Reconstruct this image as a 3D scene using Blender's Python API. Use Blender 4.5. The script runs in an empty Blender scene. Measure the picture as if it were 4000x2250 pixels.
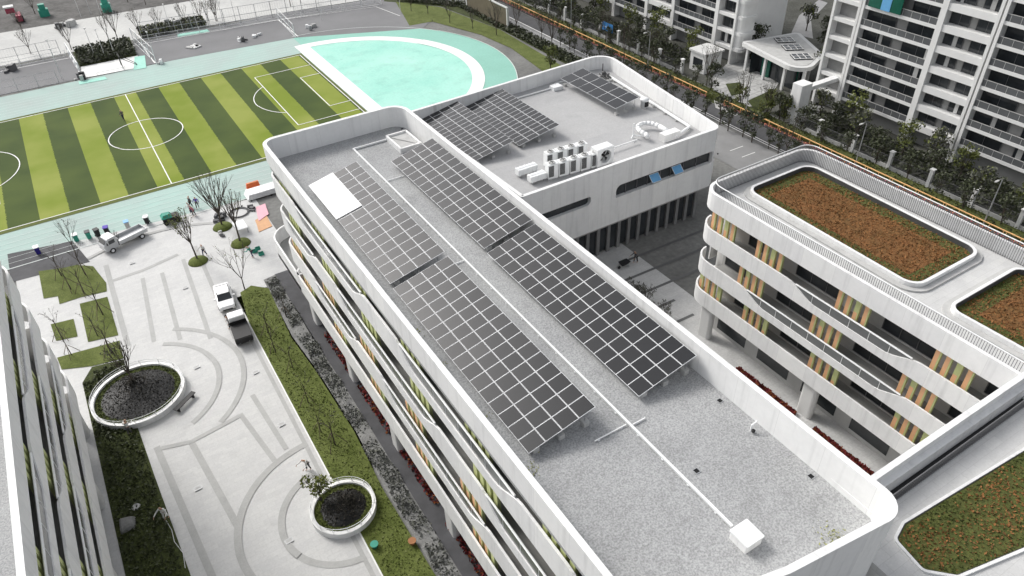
import bpy, bmesh, math, random
from mathutils import Vector, Matrix
import numpy as np
random.seed(7)
scn = bpy.context.scene
col = scn.collection
# ------------------------------------------------------------------ camera
F_PX, YAW, PIT, ROL, CAMH = 2891.1, math.radians(30.5436), math.radians(37.8371), math.radians(2.1757), 50.0
_f = np.array([math.sin(YAW)*math.cos(PIT), math.cos(YAW)*math.cos(PIT), -math.sin(PIT)])
_r = np.array([math.cos(YAW), -math.sin(YAW), 0.0]); _d = np.cross(_f, _r)
CR = math.cos(ROL)*_r + math.sin(ROL)*_d; CD = -math.sin(ROL)*_r + math.cos(ROL)*_d
cam = bpy.data.cameras.new('camera'); co = bpy.data.objects.new('camera', cam); col.objects.link(co)
cam.sensor_fit = 'HORIZONTAL'; cam.sensor_width = 36.0; cam.lens = F_PX/4000*36.0
cam.clip_start = 0.5; cam.clip_end = 3000
M = Matrix.Identity(4)
for i in range(3):
    M[i][0] = CR[i]; M[i][1] = -CD[i]; M[i][2] = -_f[i]
M[2][3] = CAMH
co.matrix_world = M
scn.camera = co
# ------------------------------------------------------------------ light
SUN_EL, SUN_AZ = math.radians(40), math.radians(-21)     # azimuth from +Y towards +X
w = bpy.data.worlds.new('World'); scn.world = w; w.use_nodes = True
nt = w.node_tree; nt.nodes.clear()
sky = nt.nodes.new('ShaderNodeTexSky'); sky.sky_type = 'NISHITA'; sky.sun_disc = False
sky.sun_elevation = SUN_EL; sky.sun_rotation = SUN_AZ; sky.dust_density = 4.0; sky.air_density = 1.0
hs = nt.nodes.new('ShaderNodeHueSaturation'); hs.inputs['Saturation'].default_value = 0.22
bg = nt.nodes.new('ShaderNodeBackground'); bg.inputs['Strength'].default_value = 0.15
wo = nt.nodes.new('ShaderNodeOutputWorld')
nt.links.new(sky.outputs[0], hs.inputs['Color']); nt.links.new(hs.outputs[0], bg.inputs['Color']); nt.links.new(bg.outputs[0], wo.inputs['Surface'])
sl = bpy.data.lights.new('sun', 'SUN'); sl.energy = 1.25; sl.angle = math.radians(14); sl.color = (1.0, 0.97, 0.92)
so = bpy.data.objects.new('sun', sl); col.objects.link(so)
sd = Vector((math.sin(SUN_AZ)*math.cos(SUN_EL), math.cos(SUN_AZ)*math.cos(SUN_EL), math.sin(SUN_EL)))
so.rotation_euler = sd.to_track_quat('Z', 'Y').to_euler(); so.location = (0, 0, 120)
scn.view_settings.view_transform = 'Standard'; scn.view_settings.look = 'None'
scn.view_settings.exposure = 0.44; scn.view_settings.gamma = 1.0
scn.cycles.max_bounces = 6

# ------------------------------------------------------------------ helpers
def P(u, v, z=0.0):
    "point at height z seen at photo pixel (u, v)"
    d = (u-2000)/F_PX*CR + (v-1125)/F_PX*CD + _f
    t = (z-CAMH)/d[2]
    return (float(d[0]*t), float(d[1]*t))
def PX(u, v, x):
    d = (u-2000)/F_PX*CR + (v-1125)/F_PX*CD + _f
    t = x/d[0]; return (float(d[1]*t), float(d[2]*t)+CAMH)
K = 1.5528
def PD(u, v, z=0.0): return P(u*K, v*K, z)

class MB:
    def __init__(s): s.v = []; s.f = []; s.m = []
    def face(s, pts, m=0):
        n = len(s.v); s.v += [tuple(p) for p in pts]; s.f.append(tuple(range(n, n+len(pts)))); s.m.append(m); return s
    def box(s, x0, x1, y0, y1, z0, z1, m=0, mt=None):
        n = len(s.v)
        s.v += [(x0,y0,z0),(x1,y0,z0),(x1,y1,z0),(x0,y1,z0),(x0,y0,z1),(x1,y0,z1),(x1,y1,z1),(x0,y1,z1)]
        for q in ((0,3,2,1),(4,5,6,7),(0,1,5,4),(1,2,6,5),(2,3,7,6),(3,0,4,7)):
            s.f.append(tuple(n+i for i in q)); s.m.append(m)
        if mt is not None: s.m[-5] = mt
        return s
    def obox(s, c, ax, ay, hx, hy, z0, z1, m=0):
        c = Vector(c).to_2d() if len(c) > 2 else Vector(c); ax = Vector(ax).normalized(); ay = Vector(ay).normalized()
        p = [c+ax*a*hx+ay*b*hy for a, b in ((-1,-1),(1,-1),(1,1),(-1,1))]
        return s.prism([(q.x, q.y) for q in p], z0, z1, m)
    def prism(s, poly, z0, z1, m=0, mt=None, ms=None):
        n = len(s.v); k = len(poly)
        s.v += [(x, y, z0) for x, y in poly] + [(x, y, z1) for x, y in poly]
        s.f.append(tuple(range(n+k-1, n-1, -1))); s.m.append(m)
        s.f.append(tuple(range(n+k, n+2*k))); s.m.append(m if mt is None else mt)
        for i in range(k):
            j = (i+1) % k; s.f.append((n+i, n+j, n+k+j, n+k+i)); s.m.append(m if ms is None else ms)
        return s
    def ring(s, outer, inner, z0, z1, m=0):
        k = len(outer); n = len(s.v)
        s.v += [(x,y,z0) for x,y in outer]+[(x,y,z1) for x,y in outer]+[(x,y,z0) for x,y in inner]+[(x,y,z1) for x,y in inner]
        for i in range(k):
            j = (i+1) % k
            for q in ((i,j,k+j,k+i),(k+i,k+j,3*k+j,3*k+i),(3*k+i,3*k+j,2*k+j,2*k+i),(2*k+i,2*k+j,j,i)):
                s.f.append(tuple(n+a for a in q)); s.m.append(m)
        return s
    def strip(s, path, t, zb, zt, m=0):
        "wall along an open path; zb, zt may be functions of arc length; thickness t to the left of travel"
        n0 = len(s.v); L = 0; ip = offset_open(path, t); k = len(path)
        for i, (p, q) in enumerate(zip(path, ip)):
            if i: L += math.dist(path[i-1], p)
            a = zb(L) if callable(zb) else zb; b = zt(L) if callable(zt) else zt
            s.v += [(p[0],p[1],a),(p[0],p[1],b),(q[0],q[1],b),(q[0],q[1],a)]
        for i in range(k-1):
            a = n0+4*i; b = a+4
            for c in range(4):
                e = (c+1) % 4; s.f.append((a+c, b+c, b+e, a+e)); s.m.append(m)
        s.f.append((n0, n0+1, n0+2, n0+3)); s.m.append(m)
        e = n0+4*(k-1); s.f.append((e+3, e+2, e+1, e)); s.m.append(m)
        return s
    def tube(s, p, q, r0, r1=None, n=6, m=0, cap=True):
        p = Vector(p); q = Vector(q); r1 = r0 if r1 is None else r1
        d = (q-p); 
        if d.length < 1e-6: return s
        d.normalize(); a = d.orthogonal().normalized(); b = d.cross(a); k = len(s.v)
        for c, r in ((p, r0), (q, r1)):
            for i in range(n):
                t = 2*math.pi*i/n; s.v.append(tuple(c+a*math.cos(t)*r+b*math.sin(t)*r))
        for i in range(n):
            j = (i+1) % n; s.f.append((k+i, k+j, k+n+j, k+n+i)); s.m.append(m)
        if cap:
            s.f.append(tuple(range(k+n-1, k-1, -1))); s.m.append(m); s.f.append(tuple(range(k+n, k+2*n))); s.m.append(m)
        return s
    def path(s, pts, r, n=6, m=0):
        for a, b in zip(pts[:-1], pts[1:]): s.tube(a, b, r, r, n, m)
        return s
    def lathe(s, prof, c=(0,0,0), n=16, m=0):
        k = len(s.v)
        for r, z in prof:
            for i in range(n):
                t = 2*math.pi*i/n; s.v.append((c[0]+r*math.cos(t), c[1]+r*math.sin(t), c[2]+z))
        for a in range(len(prof)-1):
            for i in range(n):
                j = (i+1) % n; s.f.append((k+a*n+i, k+a*n+j, k+(a+1)*n+j, k+(a+1)*n+i)); s.m.append(m)
        s.f.append(tuple(range(k+n-1, k-1, -1))); s.m.append(m)
        e = k+(len(prof)-1)*n; s.f.append(tuple(range(e, e+n))); s.m.append(m)
        return s
    def leaf(s, c, size, m=0, flat=0.0):
        a = Vector((random.gauss(0,1), random.gauss(0,1), random.gauss(0,1)*(1-flat))).normalized()
        b = a.orthogonal().normalized(); b.rotate(Matrix.Rotation(random.uniform(0, 6.28), 3, a))
        w_ = size*random.uniform(.6, 1.1); l = size*random.uniform(.8, 1.5); c = Vector(c)
        return s.face([c-a*l*.5, c+b*w_*.5, c+a*l*.5, c-b*w_*.5], m)

def offset_open(path, t):
    out = []; k = len(path)
    for i in range(k):
        a = Vector(path[max(i-1, 0)]); b = Vector(path[i]); c = Vector(path[min(i+1, k-1)])
        n1 = Vector((-(b-a).y, (b-a).x)); n2 = Vector((-(c-b).y, (c-b).x))
        if n1.length < 1e-9: n1 = n2
        if n2.length < 1e-9: n2 = n1
        n1.normalize(); n2.normalize(); nn = (n1+n2); nn.normalize(); dd = max(nn.dot(n1), .4)
        p = b+nn*(t/dd); out.append((p.x, p.y))
    return out
def inset(poly, t):
    "inset a counter-clockwise closed polygon"
    out = []; k = len(poly)
    for i in range(k):
        a = Vector(poly[i-1]); b = Vector(poly[i]); c = Vector(poly[(i+1) % k])
        n1 = Vector((-(b-a).y, (b-a).x)).normalized(); n2 = Vector((-(c-b).y, (c-b).x)).normalized()
        nn = (n1+n2).normalized(); p = b+nn*(t/max(nn.dot(n1), .3)); out.append((p.x, p.y))
    return out
def rounded(poly, r, n=6):
    out = []; k = len(poly); rs = r if isinstance(r, (list, tuple)) else [r]*k
    for i in range(k):
        a = Vector(poly[i-1]); b = Vector(poly[i]); c = Vector(poly[(i+1) % k]); R = rs[i]
        if R <= 0: out.append((b.x, b.y)); continue
        u = (a-b).normalized(); v = (c-b).normalized(); ang = u.angle(v)
        t = R/math.tan(ang/2); t = min(t, (a-b).length*.48, (c-b).length*.48); R2 = t*math.tan(ang/2)
        cen = b+(u+v).normalized()*(R2/math.sin(ang/2)); s = b+u*t; e = b+v*t
        a0 = math.atan2(s.y-cen.y, s.x-cen.x); a1 = math.atan2(e.y-cen.y, e.x-cen.x); da = (a1-a0+math.pi) % (2*math.pi)-math.pi
        for j in range(n+1):
            t_ = a0+da*j/n; out.append((cen.x+R2*math.cos(t_), cen.y+R2*math.sin(t_)))
    return out
def circle(cx, cy, r, n=40, a0=0, a1=2*math.pi, closed=True):
    m = n if closed else n+1
    return [(cx+r*math.cos(a0+(a1-a0)*i/n), cy+r*math.sin(a0+(a1-a0)*i/n)) for i in range(m)]

ORIG = {}
def world_of(o): return ORIG.get(o.name, Vector((0,0,0)))
def obj(name, mb, mats, parent=None, kind=None, smooth=False):
    me = bpy.data.meshes.new(name)
    off = world_of(parent) if parent else Vector((0,0,0))
    me.from_pydata([(x-off.x, y-off.y, z-off.z) for x, y, z in mb.v], [], mb.f)
    if not isinstance(mats, (list, tuple)): mats = [mats]
    for m in mats: me.materials.append(m)
    me.polygons.foreach_set('material_index', mb.m)
    if smooth: me.polygons.foreach_set('use_smooth', [True]*len(mb.f))
    me.update()
    o = bpy.data.objects.new(name, me); col.objects.link(o)
    if parent: o.parent = parent
    ORIG[o.name] = off
    if kind: o['kind'] = kind
    return o
def thing(name, label, cat, loc=(0,0,0), rz=0.0, group=None):
    o = bpy.data.objects.new(name, None); col.objects.link(o); o.empty_display_size = .3
    o.location = loc; o.rotation_euler = (0, 0, rz); tag(o, label, cat, group)
    ORIG[o.name] = Vector(loc); return o
def proto(name, label, cat, group=None):
    o = thing(name, label, cat, (0,0,0), 0, group); return o
def tag(o, label, cat, group=None):
    o['label'] = label; o['category'] = cat
    if group: o['group'] = group
    return o
def copy_tree(o, parent=None):
    c = o.copy(); col.objects.link(c)
    if parent: c.parent = parent
    for ch in list(o.children): copy_tree(ch, c)
    return c
class Stamp:
    "first use places the prototype, later uses place copies"
    def __init__(s, o): s.o = o; s.used = False
    def __call__(s, x, y, z=0.0, rz=0.0, label=None, sc=1.0, group=None):
        o = copy_tree(s.o) if s.used else s.o
        s.used = True; o.location = (x, y, z); o.rotation_euler = (0, 0, rz)
        if sc != 1.0 or o.scale[0] != 1: o.scale = (sc, sc, sc)
        if label: o['label'] = label
        if group: o['group'] = group
        return o

# ------------------------------------------------------------------ materials
def mat(name, c, rough=.8, var=.12, scale=1.5, metal=0.0, c2=None, spec=.4, bump=0.0, bscale=None, detail=6, fine=0.0, fscale=40, coat=0.0):
    m = bpy.data.materials.new(name); m.use_nodes = True; nt = m.node_tree; N = nt.nodes; L = nt.links
    b = N['Principled BSDF']; b.inputs['Roughness'].default_value = rough; b.inputs['Metallic'].default_value = metal
    b.inputs['Specular IOR Level'].default_value = spec; b.inputs['Coat Weight'].default_value = coat
    tc = N.new('ShaderNodeTexCoord'); no = N.new('ShaderNodeTexNoise'); no.inputs['Scale'].default_value = scale
    no.inputs['Detail'].default_value = detail; no.inputs['Roughness'].default_value = .65; L.new(tc.outputs['Object'], no.inputs['Vector'])
    r = N.new('ShaderNodeValToRGB'); r.color_ramp.elements[0].position = .3; r.color_ramp.elements[1].position = .7
    lo = c if c2 is not None else tuple(x*(1-var) for x in c); hi = c2 if c2 is not None else tuple(min(1, x*(1+var)) for x in c)
    r.color_ramp.elements[0].color = (*lo, 1); r.color_ramp.elements[1].color = (*hi, 1)
    L.new(no.outputs['Fac'], r.inputs['Fac']); out = r.outputs['Color']
    if fine > 0:
        n2 = N.new('ShaderNodeTexNoise'); n2.inputs['Scale'].default_value = fscale; n2.inputs['Detail'].default_value = 3; L.new(tc.outputs['Object'], n2.inputs['Vector'])
        mr = N.new('ShaderNodeMapRange'); mr.inputs['From Min'].default_value = .3; mr.inputs['From Max'].default_value = .7
        mr.inputs['To Min'].default_value = 1-fine; mr.inputs['To Max'].default_value = 1+fine; L.new(n2.outputs['Fac'], mr.inputs['Value'])
        vm = N.new('ShaderNodeVectorMath'); vm.operation = 'SCALE'; L.new(out, vm.inputs[0]); L.new(mr.outputs[0], vm.inputs['Scale']); out = vm.outputs[0]
    L.new(out, b.inputs['Base Color'])
    if bump > 0:
        n3 = N.new('ShaderNodeTexNoise'); n3.inputs['Scale'].default_value = bscale or scale*8; n3.inputs['Detail'].default_value = 4; L.new(tc.outputs['Object'], n3.inputs['Vector'])
        bp = N.new('ShaderNodeBump'); bp.inputs['Strength'].default_value = bump; bp.inputs['Distance'].default_value = .05
        L.new(n3.outputs['Fac'], bp.inputs['Height']); L.new(bp.outputs['Normal'], b.inputs['Normal'])
    return m
def tiled(m, sx, sy, dark=.86, mortar=.02):
    "multiply a paving joint / slab-to-slab variation into a material's base colour"
    nt = m.node_tree; N = nt.nodes; L = nt.links; b = N['Principled BSDF']; src = b.inputs['Base Color'].links[0].from_socket
    tc = N.new('ShaderNodeTexCoord'); br = N.new('ShaderNodeTexBrick'); br.inputs['Scale'].default_value = 1.0
    br.inputs['Brick Width'].default_value = sx; br.inputs['Row Height'].default_value = sy; br.inputs['Mortar Size'].default_value = mortar
    br.inputs['Color1'].default_value = (1,1,1,1); br.inputs['Color2'].default_value = (.93,.93,.94,1); br.inputs['Mortar'].default_value = (dark,dark,dark,1)
    L.new(tc.outputs['Object'], br.inputs['Vector'])
    mx = N.new('ShaderNodeMix'); mx.data_type = 'RGBA'; mx.blend_type = 'MULTIPLY'; mx.inputs['Factor'].default_value = 1.0
    L.new(src, mx.inputs['A']); L.new(br.outputs['Color'], mx.inputs['B']); L.new(mx.outputs['Result'], b.inputs['Base Color'])
    return m
WHITE = mat('white_render', (.80,.80,.79), .6, .04, .35, fine=.02, fscale=3)
def streaks(m, dark=.90, sx=2.2, sz=.16, thr=(.52,.72)):
    nt = m.node_tree; N = nt.nodes; L = nt.links; b = N['Principled BSDF']; src = b.inputs['Base Color'].links[0].from_socket
    tc = N.new('ShaderNodeTexCoord'); mp = N.new('ShaderNodeMapping'); mp.inputs['Scale'].default_value = (sx, sx, sz); L.new(tc.outputs['Object'], mp.inputs['Vector'])
    no = N.new('ShaderNodeTexNoise'); no.inputs['Scale'].default_value = 1.0; no.inputs['Detail'].default_value = 5; L.new(mp.outputs[0], no.inputs['Vector'])
    mr = N.new('ShaderNodeMapRange'); mr.inputs['From Min'].default_value = thr[0]; mr.inputs['From Max'].default_value = thr[1]; mr.inputs['To Min'].default_value = 1; mr.inputs['To Max'].default_value = dark
    L.new(no.outputs['Fac'], mr.inputs['Value'])
    vm = N.new('ShaderNodeVectorMath'); vm.operation = 'SCALE'; L.new(src, vm.inputs[0]); L.new(mr.outputs[0], vm.inputs['Scale']); L.new(vm.outputs[0], b.inputs['Base Color'])
    return m
streaks(WHITE, .87)
WHITE2 = mat('white_metal', (.80,.81,.81), .4, .03, 2)
OFFW = mat('off_white_wall', (.62,.62,.61), .7, .06, .4)
GREYW = mat('grey_wall', (.48,.48,.47), .8, .1, .6)
DARKW = mat('dark_grey_panel', (.10,.10,.105), .6, .15, 1)
SOFF = mat('corridor_floor', (.30,.30,.29), .8, .1, .8)
ROOF = mat('roof_screed', (.355,.36,.36), .9, .09, .25, fine=.30, fscale=11, bump=.3, bscale=14)
streaks(ROOF, .90, .45, .45, (.56,.66)); 
GLASS = mat('dark_window_glass', (.03,.034,.038), .12, .3, .5, spec=.6)
BALU = mat('balustrade_glass', (.15,.155,.155), .15, .08, .5, spec=.6)
PVM = mat('solar_cell', (.005,.0055,.007), .10, .3, 2.0, spec=.55, coat=.15)
PVM.node_tree.nodes['Principled BSDF'].inputs['Coat Roughness'].default_value = .10
PVF = mat('aluminium', (.80,.81,.82), .5, .04, 3)
STEEL = mat('galvanised_steel', (.42,.43,.44), .45, .1, 3, metal=.6)
CONC = mat('concrete', (.46,.46,.45), .9, .12, 1.2)
DECK = mat('deck_paving', (.56,.56,.55), .85, .07, .6, fine=.05, fscale=8)
tiled(DECK, 1.2, .6, .84, .015)
LIME = mat('lime_panel', (.56,.60,.28), .6, .06, 1)
ORANGE = mat('orange_panel', (.84,.49,.27), .6, .06, 1)
SEDUM = mat('sedum_soil', (.075,.088,.022), .95, .2, .55, c2=(.20,.085,.03), fine=.35, fscale=7, bump=.6, bscale=10)
SOIL = mat('dark_soil', (.030,.028,.022), .95, .3, 2, bump=.5)
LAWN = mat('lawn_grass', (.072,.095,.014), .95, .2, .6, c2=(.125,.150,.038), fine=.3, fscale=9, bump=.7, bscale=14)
DGRASS = mat('dark_and_shaded_cover', (.026,.034,.010), .95, .2, .9, c2=(.060,.075,.018), fine=.4, fscale=6, bump=.8, bscale=9)  # dark planting green; on the left lawn it also carries the building's shade
PLAZA = mat('granite_paving', (.56,.56,.55), .75, .05, .25, fine=.05, fscale=6)
tiled(PLAZA, .9, .45, .88, .014); streaks(PLAZA, .90, .5, .5, (.55,.7))
BAND = mat('grey_paving_band', (.40,.40,.39), .8, .08, .6, fine=.06, fscale=8)
YARD = mat('yard_paving', (.52,.52,.51), .8, .1, .3, fine=.08, fscale=5)
tiled(YARD, 1.2, .6, .86, .015)
YBAND = mat('yard_paving_band', (.13,.13,.13), .8, .1, .6)
PATHM = mat('gravel_path', (.15,.15,.15), .95, .3, .7, c2=(.27,.27,.26), fine=.2, fscale=8, bump=.5)
DPATH = mat('dark_paving', (.075,.075,.08), .85, .25, .5)
RED = mat('red_ground_cover', (.12,.012,.020), .95, .2, 2, c2=(.22,.035,.03), fine=.3, fscale=8, bump=.8)
ASPH = mat('asphalt', (.075,.076,.08), .9, .25, .25, fine=.1, fscale=10)
COURT = mat('court_surface', (.19,.19,.195), .9, .12, .12, fine=.05, fscale=6)
TRACK = mat('running_track_rubber', (.37,.43,.41), .85, .06, .08, c2=(.38,.54,.49), fine=.04, fscale=5)
TRACK2 = mat('outer_track_rubber', (.23,.46,.38), .85, .06, .1, c2=(.27,.53,.45), fine=.05, fscale=3)
TRACK.node_tree.nodes['Principled BSDF'].inputs['Roughness'].default_value = .9
MINT = mat('mint_rubber', (.29,.62,.52), .85, .05, .1, c2=(.42,.72,.62), fine=.05, fscale=2.5)
streaks(MINT, .88, .35, .35)
LINE = mat('white_line_paint', (.80,.80,.78), .7, .04, 2)
ROADC = mat('concrete_road', (.42,.42,.41), .9, .12, .08, c2=(.58,.58,.56), fine=.06, fscale=2)
DIRT = mat('rough_dirt', (.060,.058,.055), .95, .3, .25, c2=(.145,.14,.135), fine=.2, fscale=1.5, bump=.4, bscale=2)
GROUND = mat('bare_ground', (.13,.13,.125), .95, .2, .1, c2=(.22,.22,.21), fine=.15, fscale=2)
BARK = mat('bark', (.075,.062,.050), .9, .25, 5)
STAKE = mat('timber_stake', (.16,.13,.09), .9, .2, 4)
LEAFA = mat('leaf_dark', (.030,.038,.016), .7, .4, 1.5, c2=(.070,.082,.038))
LEAFB = mat('leaf_olive', (.085,.105,.022), .7, .3, 2, c2=(.17,.19,.05))
LEAFC = mat('leaf_grey', (.075,.08,.062), .7, .3, 1.2, c2=(.135,.14,.11))
HEDGE = mat('hedge_leaf', (.05,.062,.012), .8, .3, 3, c2=(.11,.125,.03), bump=.8, bscale=10)
PINK = mat('pink_flower', (.55,.12,.19), .7, .2, 4)
ORFL = mat('orange_flower', (.78,.30,.09), .7, .2, 4)
CREAM = mat('amber_rail', (.86,.50,.22), .6, .06, 2)
BLACK = mat('black_rubber', (.015,.015,.016), .6, .2, 2)
CARW = mat('white_car_paint', (.82,.82,.82), .25, .02, 2, coat=.6)
SILV = mat('silver_car_paint', (.50,.51,.52), .3, .04, 2, metal=.3, coat=.5)
BLUEP = mat('blue_plastic', (.03,.02,.22), .45, .1, 2)
SKYB = mat('sky_blue_panel', (.14,.38,.66), .3, .06, 2)
TEAL = mat('teal_plastic', (.03,.28,.20), .5, .12, 2)
TEALG = mat('green_tinted_glass', (.01,.09,.06), .15, .15, 2)
SKIN = mat('skin', (.45,.28,.20), .6, .06, 4)
NAVY = mat('navy_cloth', (.05,.05,.10), .8, .2, 4)
GREYC = mat('grey_cloth', (.12,.12,.125), .8, .2, 4)
WCLO = mat('white_cloth', (.70,.70,.68), .8, .06, 4)
PURP = mat('violet_cloth', (.12,.08,.42), .8, .1, 4)
SHED = mat('brown_sheet', (.13,.11,.075), .7, .15, 1)

tiled(WHITE, 3.0, 3.0, .80, .012); tiled(ROOF, 9.0, 4.5, .88, .03)
# football pitch: mown stripes in world X
def stripe_mat():
    m = mat('striped_turf', (.2,.2,.05), .95); nt = m.node_tree; N = nt.nodes; L = nt.links; b = N['Principled BSDF']
    tc = N.new('ShaderNodeTexCoord'); sp = N.new('ShaderNodeSeparateXYZ'); L.new(tc.outputs['Object'], sp.inputs[0])
    a = N.new('ShaderNodeMath'); a.operation = 'ADD'; a.inputs[1].default_value = -4.25+7.3*20; L.new(sp.outputs['X'], a.inputs[0])
    mo = N.new('ShaderNodeMath'); mo.operation = 'MODULO'; mo.inputs[1].default_value = 7.3; L.new(a.outputs[0], mo.inputs[0])
    n0 = N.new('ShaderNodeTexNoise'); n0.inputs['Scale'].default_value = 6; L.new(tc.outputs['Object'], n0.inputs['Vector'])
    j = N.new('ShaderNodeMath'); j.operation = 'MULTIPLY_ADD'; j.inputs[1].default_value = .5; L.new(n0.outputs['Fac'], j.inputs[0]); L.new(mo.outputs[0], j.inputs[2])
    lt = N.new('ShaderNodeMath'); lt.operation = 'LESS_THAN'; lt.inputs[1].default_value = 3.8; L.new(j.outputs[0], lt.inputs[0])
    n1 = N.new('ShaderNodeTexNoise'); n1.inputs['Scale'].default_value = .12; n1.inputs['Detail'].default_value = 7; L.new(tc.outputs['Object'], n1.inputs['Vector'])
    ra = N.new('ShaderNodeValToRGB'); ra.color_ramp.elements[0].position = .35; ra.color_ramp.elements[1].position = .65
    ra.color_ramp.elements[0].color = (.165,.22,.014,1); ra.color_ramp.elements[1].color = (.25,.285,.055,1); L.new(n1.outputs['Fac'], ra.inputs['Fac'])
    rb = N.new('ShaderNodeValToRGB'); rb.color_ramp.elements[0].position = .35; rb.color_ramp.elements[1].position = .65
    rb.color_ramp.elements[0].color = (.036,.062,.008,1); rb.color_ramp.elements[1].color = (.062,.092,.014,1); L.new(n1.outputs['Fac'], rb.inputs['Fac'])
    mx = N.new('ShaderNodeMix'); mx.data_type = 'RGBA'; L.new(lt.outputs[0], mx.inputs['Factor']); L.new(rb.outputs['Color'], mx.inputs['A']); L.new(ra.outputs['Color'], mx.inputs['B'])
    L.new(mx.outputs['Result'], b.inputs['Base Color']); return m
TURF = stripe_mat()
TURFE = mat('turf_edge', (.10,.12,.03), .95, .15, .4)

# ------------------------------------------------------------------ ground and setting
WELLS = [(-5.3, 61.1, 4.05, 3.15), (6.25, 38.4, 2.55, 1.75)]      # centre, ring radius, hole radius
def sheet(name, polys, z, m, kind='structure', cut=True):
    bm = bmesh.new()
    if not isinstance(polys[0][0], (list, tuple)): polys = [polys]
    for i, p in enumerate(polys):
        zz = z+.0015*(i % 40)
        try: bm.faces.new([bm.verts.new((x, y, zz)) for x, y in p])
        except ValueError: pass
    bmesh.ops.triangulate(bm, faces=bm.faces[:])
    bm.normal_update()
    for f in bm.faces:
        if f.normal.z < 0: f.normal_flip()
    me = bpy.data.meshes.new(name); bm.to_mesh(me); bm.free(); me.materials.append(m)
    o = bpy.data.objects.new(name, me); col.objects.link(o); o['kind'] = kind; ORIG[o.name] = Vector((0,0,0)); return o
def rect(x0, x1, y0, y1): return [(x0,y0),(x1,y0),(x1,y1),(x0,y1)]
def arcband(cx, cy, r0, r1, a0, a1, n=40):
    a0, a1 = math.radians(a0), math.radians(a1)
    return [[(cx+r*math.cos(t), cy+r*math.sin(t)) for r, t in ((r0, a0+(a1-a0)*i/n), (r1, a0+(a1-a0)*i/n), (r1, a0+(a1-a0)*(i+1)/n), (r0, a0+(a1-a0)*(i+1)/n))] for i in range(n)]
def lineband(pts, wd):
    out = []
    for (x0, y0), (x1, y1) in zip(pts[:-1], pts[1:]):
        d = Vector((x1-x0, y1-y0)).normalized(); n = Vector((-d.y, d.x))*wd/2
        out.append([(x0-n.x, y0-n.y), (x1-n.x, y1-n.y), (x1+n.x, y1+n.y), (x0+n.x, y0+n.y)])
    return out
sheet('ground', rect(-400, 500, -150, 700), -.02, GROUND)
# running track and pitch
FX0, FX1, FY0, FY1 = -25.1, 37.4, 101.8, 138.9
CX, CY = 39.4, 120.3
sheet('running_track', [rect(-60, CX, 91.6, 151.0)] , .02, TRACK)
sheet('outer_running_track', [circle(CX, CY, 29.6, 60, -math.pi/2, math.pi/2, False)], .025, TRACK2)
sheet('mint_play_area', [circle(CX+.6, CY, 22.2, 60, -math.pi/2, math.pi/2, False)], .032, MINT)
sheet('white_track_band', arcband(CX, CY, 21.7, 23.9, -90, 90, 60)+[rect(37.95, 40.4, CY-23.8, CY+23.8)], .040, LINE)
sheet('track_line', arcband(CX, CY, 29.45, 29.6, -90, 90, 60)+[rect(-60, CX, 91.6, 91.75)]+[rect(-60, CX-1, 92.9+1.25*i, 92.95+1.25*i) for i in range(6)]+[rect(-60, CX-1, 141.2+1.25*i, 141.25+1.25*i) for i in range(6)], .040, mat('faded_line_paint', (.62,.66,.64), .8, .08, 1))
sheet('football_pitch', rect(FX0-1.0, FX1+.45, FY0-1.0, FY1+.9), .045, TURFE)
sheet('mown_pitch_turf', rect(FX0, FX1, FY0, FY1), .052, TURF)
LW = .14
pl = [rect(FX0, FX1, FY0-LW, FY0), rect(FX0, FX1, FY1, FY1+LW), rect(FX1-LW, FX1, FY0, FY1), rect(6.1-LW/2, 6.1+LW/2, FY0, FY1)]
pl += arcband(6.2, 120.6, 5.35, 5.5, 0, 360, 60)
for s_, gx in ((1, FX1), (-1, FX0)):
    X = lambda a: gx-s_*a
    pl += lineband([(X(0), 109.4), (X(10.5), 109.4), (X(10.5), 132.9), (X(0), 132.9)], LW)
    pl += lineband([(X(0), 113.4), (X(3.8), 113.4), (X(3.8), 127.9), (X(0), 127.9)], LW)
    arc = [(X(5.4)-s_*8.3*math.cos(t), 121.4+8.3*math.sin(t)) for t in [math.radians(-51+102*i/24) for i in range(25)]]
    pl += lineband(arc, LW)
sheet('pitch_lines', pl, .060, LINE)
# sports courts, roads and dirt to the north
sheet('sports_court', [[(-60,153.4),(11.5,151.4),(40,148.9),(63,138.4),(72,147),(63,163),(40.5,166.2),(11.8,165.4),(-60,168.5)]], .03, COURT)
sheet('court_lines', lineband([(-40,165.6),(11.3,164.4),(40.3,162.0),(62,158.5)], .22)+lineband([(13.4,151.6),(13.2,164.0)], .22)+lineband([(40.5,149.3),(40.6,162.0)], .3)+lineband([(41.2,161.6),(61,157.5),(62.6,148.4)], .15), .05, LINE)
sheet('exercise_pad', [[(0.6,151.7),(11.4,150.9),(11.4,157.8),(1.4,158.0)]], .06, LINE)
sheet('mint_strip', [[(9.4,150.2),(11.6,149.9),(12.6,157),(10.8,157.4)], [(0,148.7),(4.6,148.4),(4.4,150.1),(0,150.3)], [(20.3,164.0),(26.5,163.3),(26.4,165.0),(20.6,165.8)]], .07, MINT)
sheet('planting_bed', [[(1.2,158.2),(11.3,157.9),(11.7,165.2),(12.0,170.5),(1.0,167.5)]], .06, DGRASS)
sheet('concrete_road', [[(-120,169.5),(0,168.0),(12,168.0),(40,166.6),(63,163.4),(90,157),(120,170),(60,183),(28,188),(-120,196)]], .04, ROADC)
sheet('dirt_ground', [[(-200,196.2),(28,188.3),(62,183),(200,150),(300,400),(-200,500)]], .03, DIRT)
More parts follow.
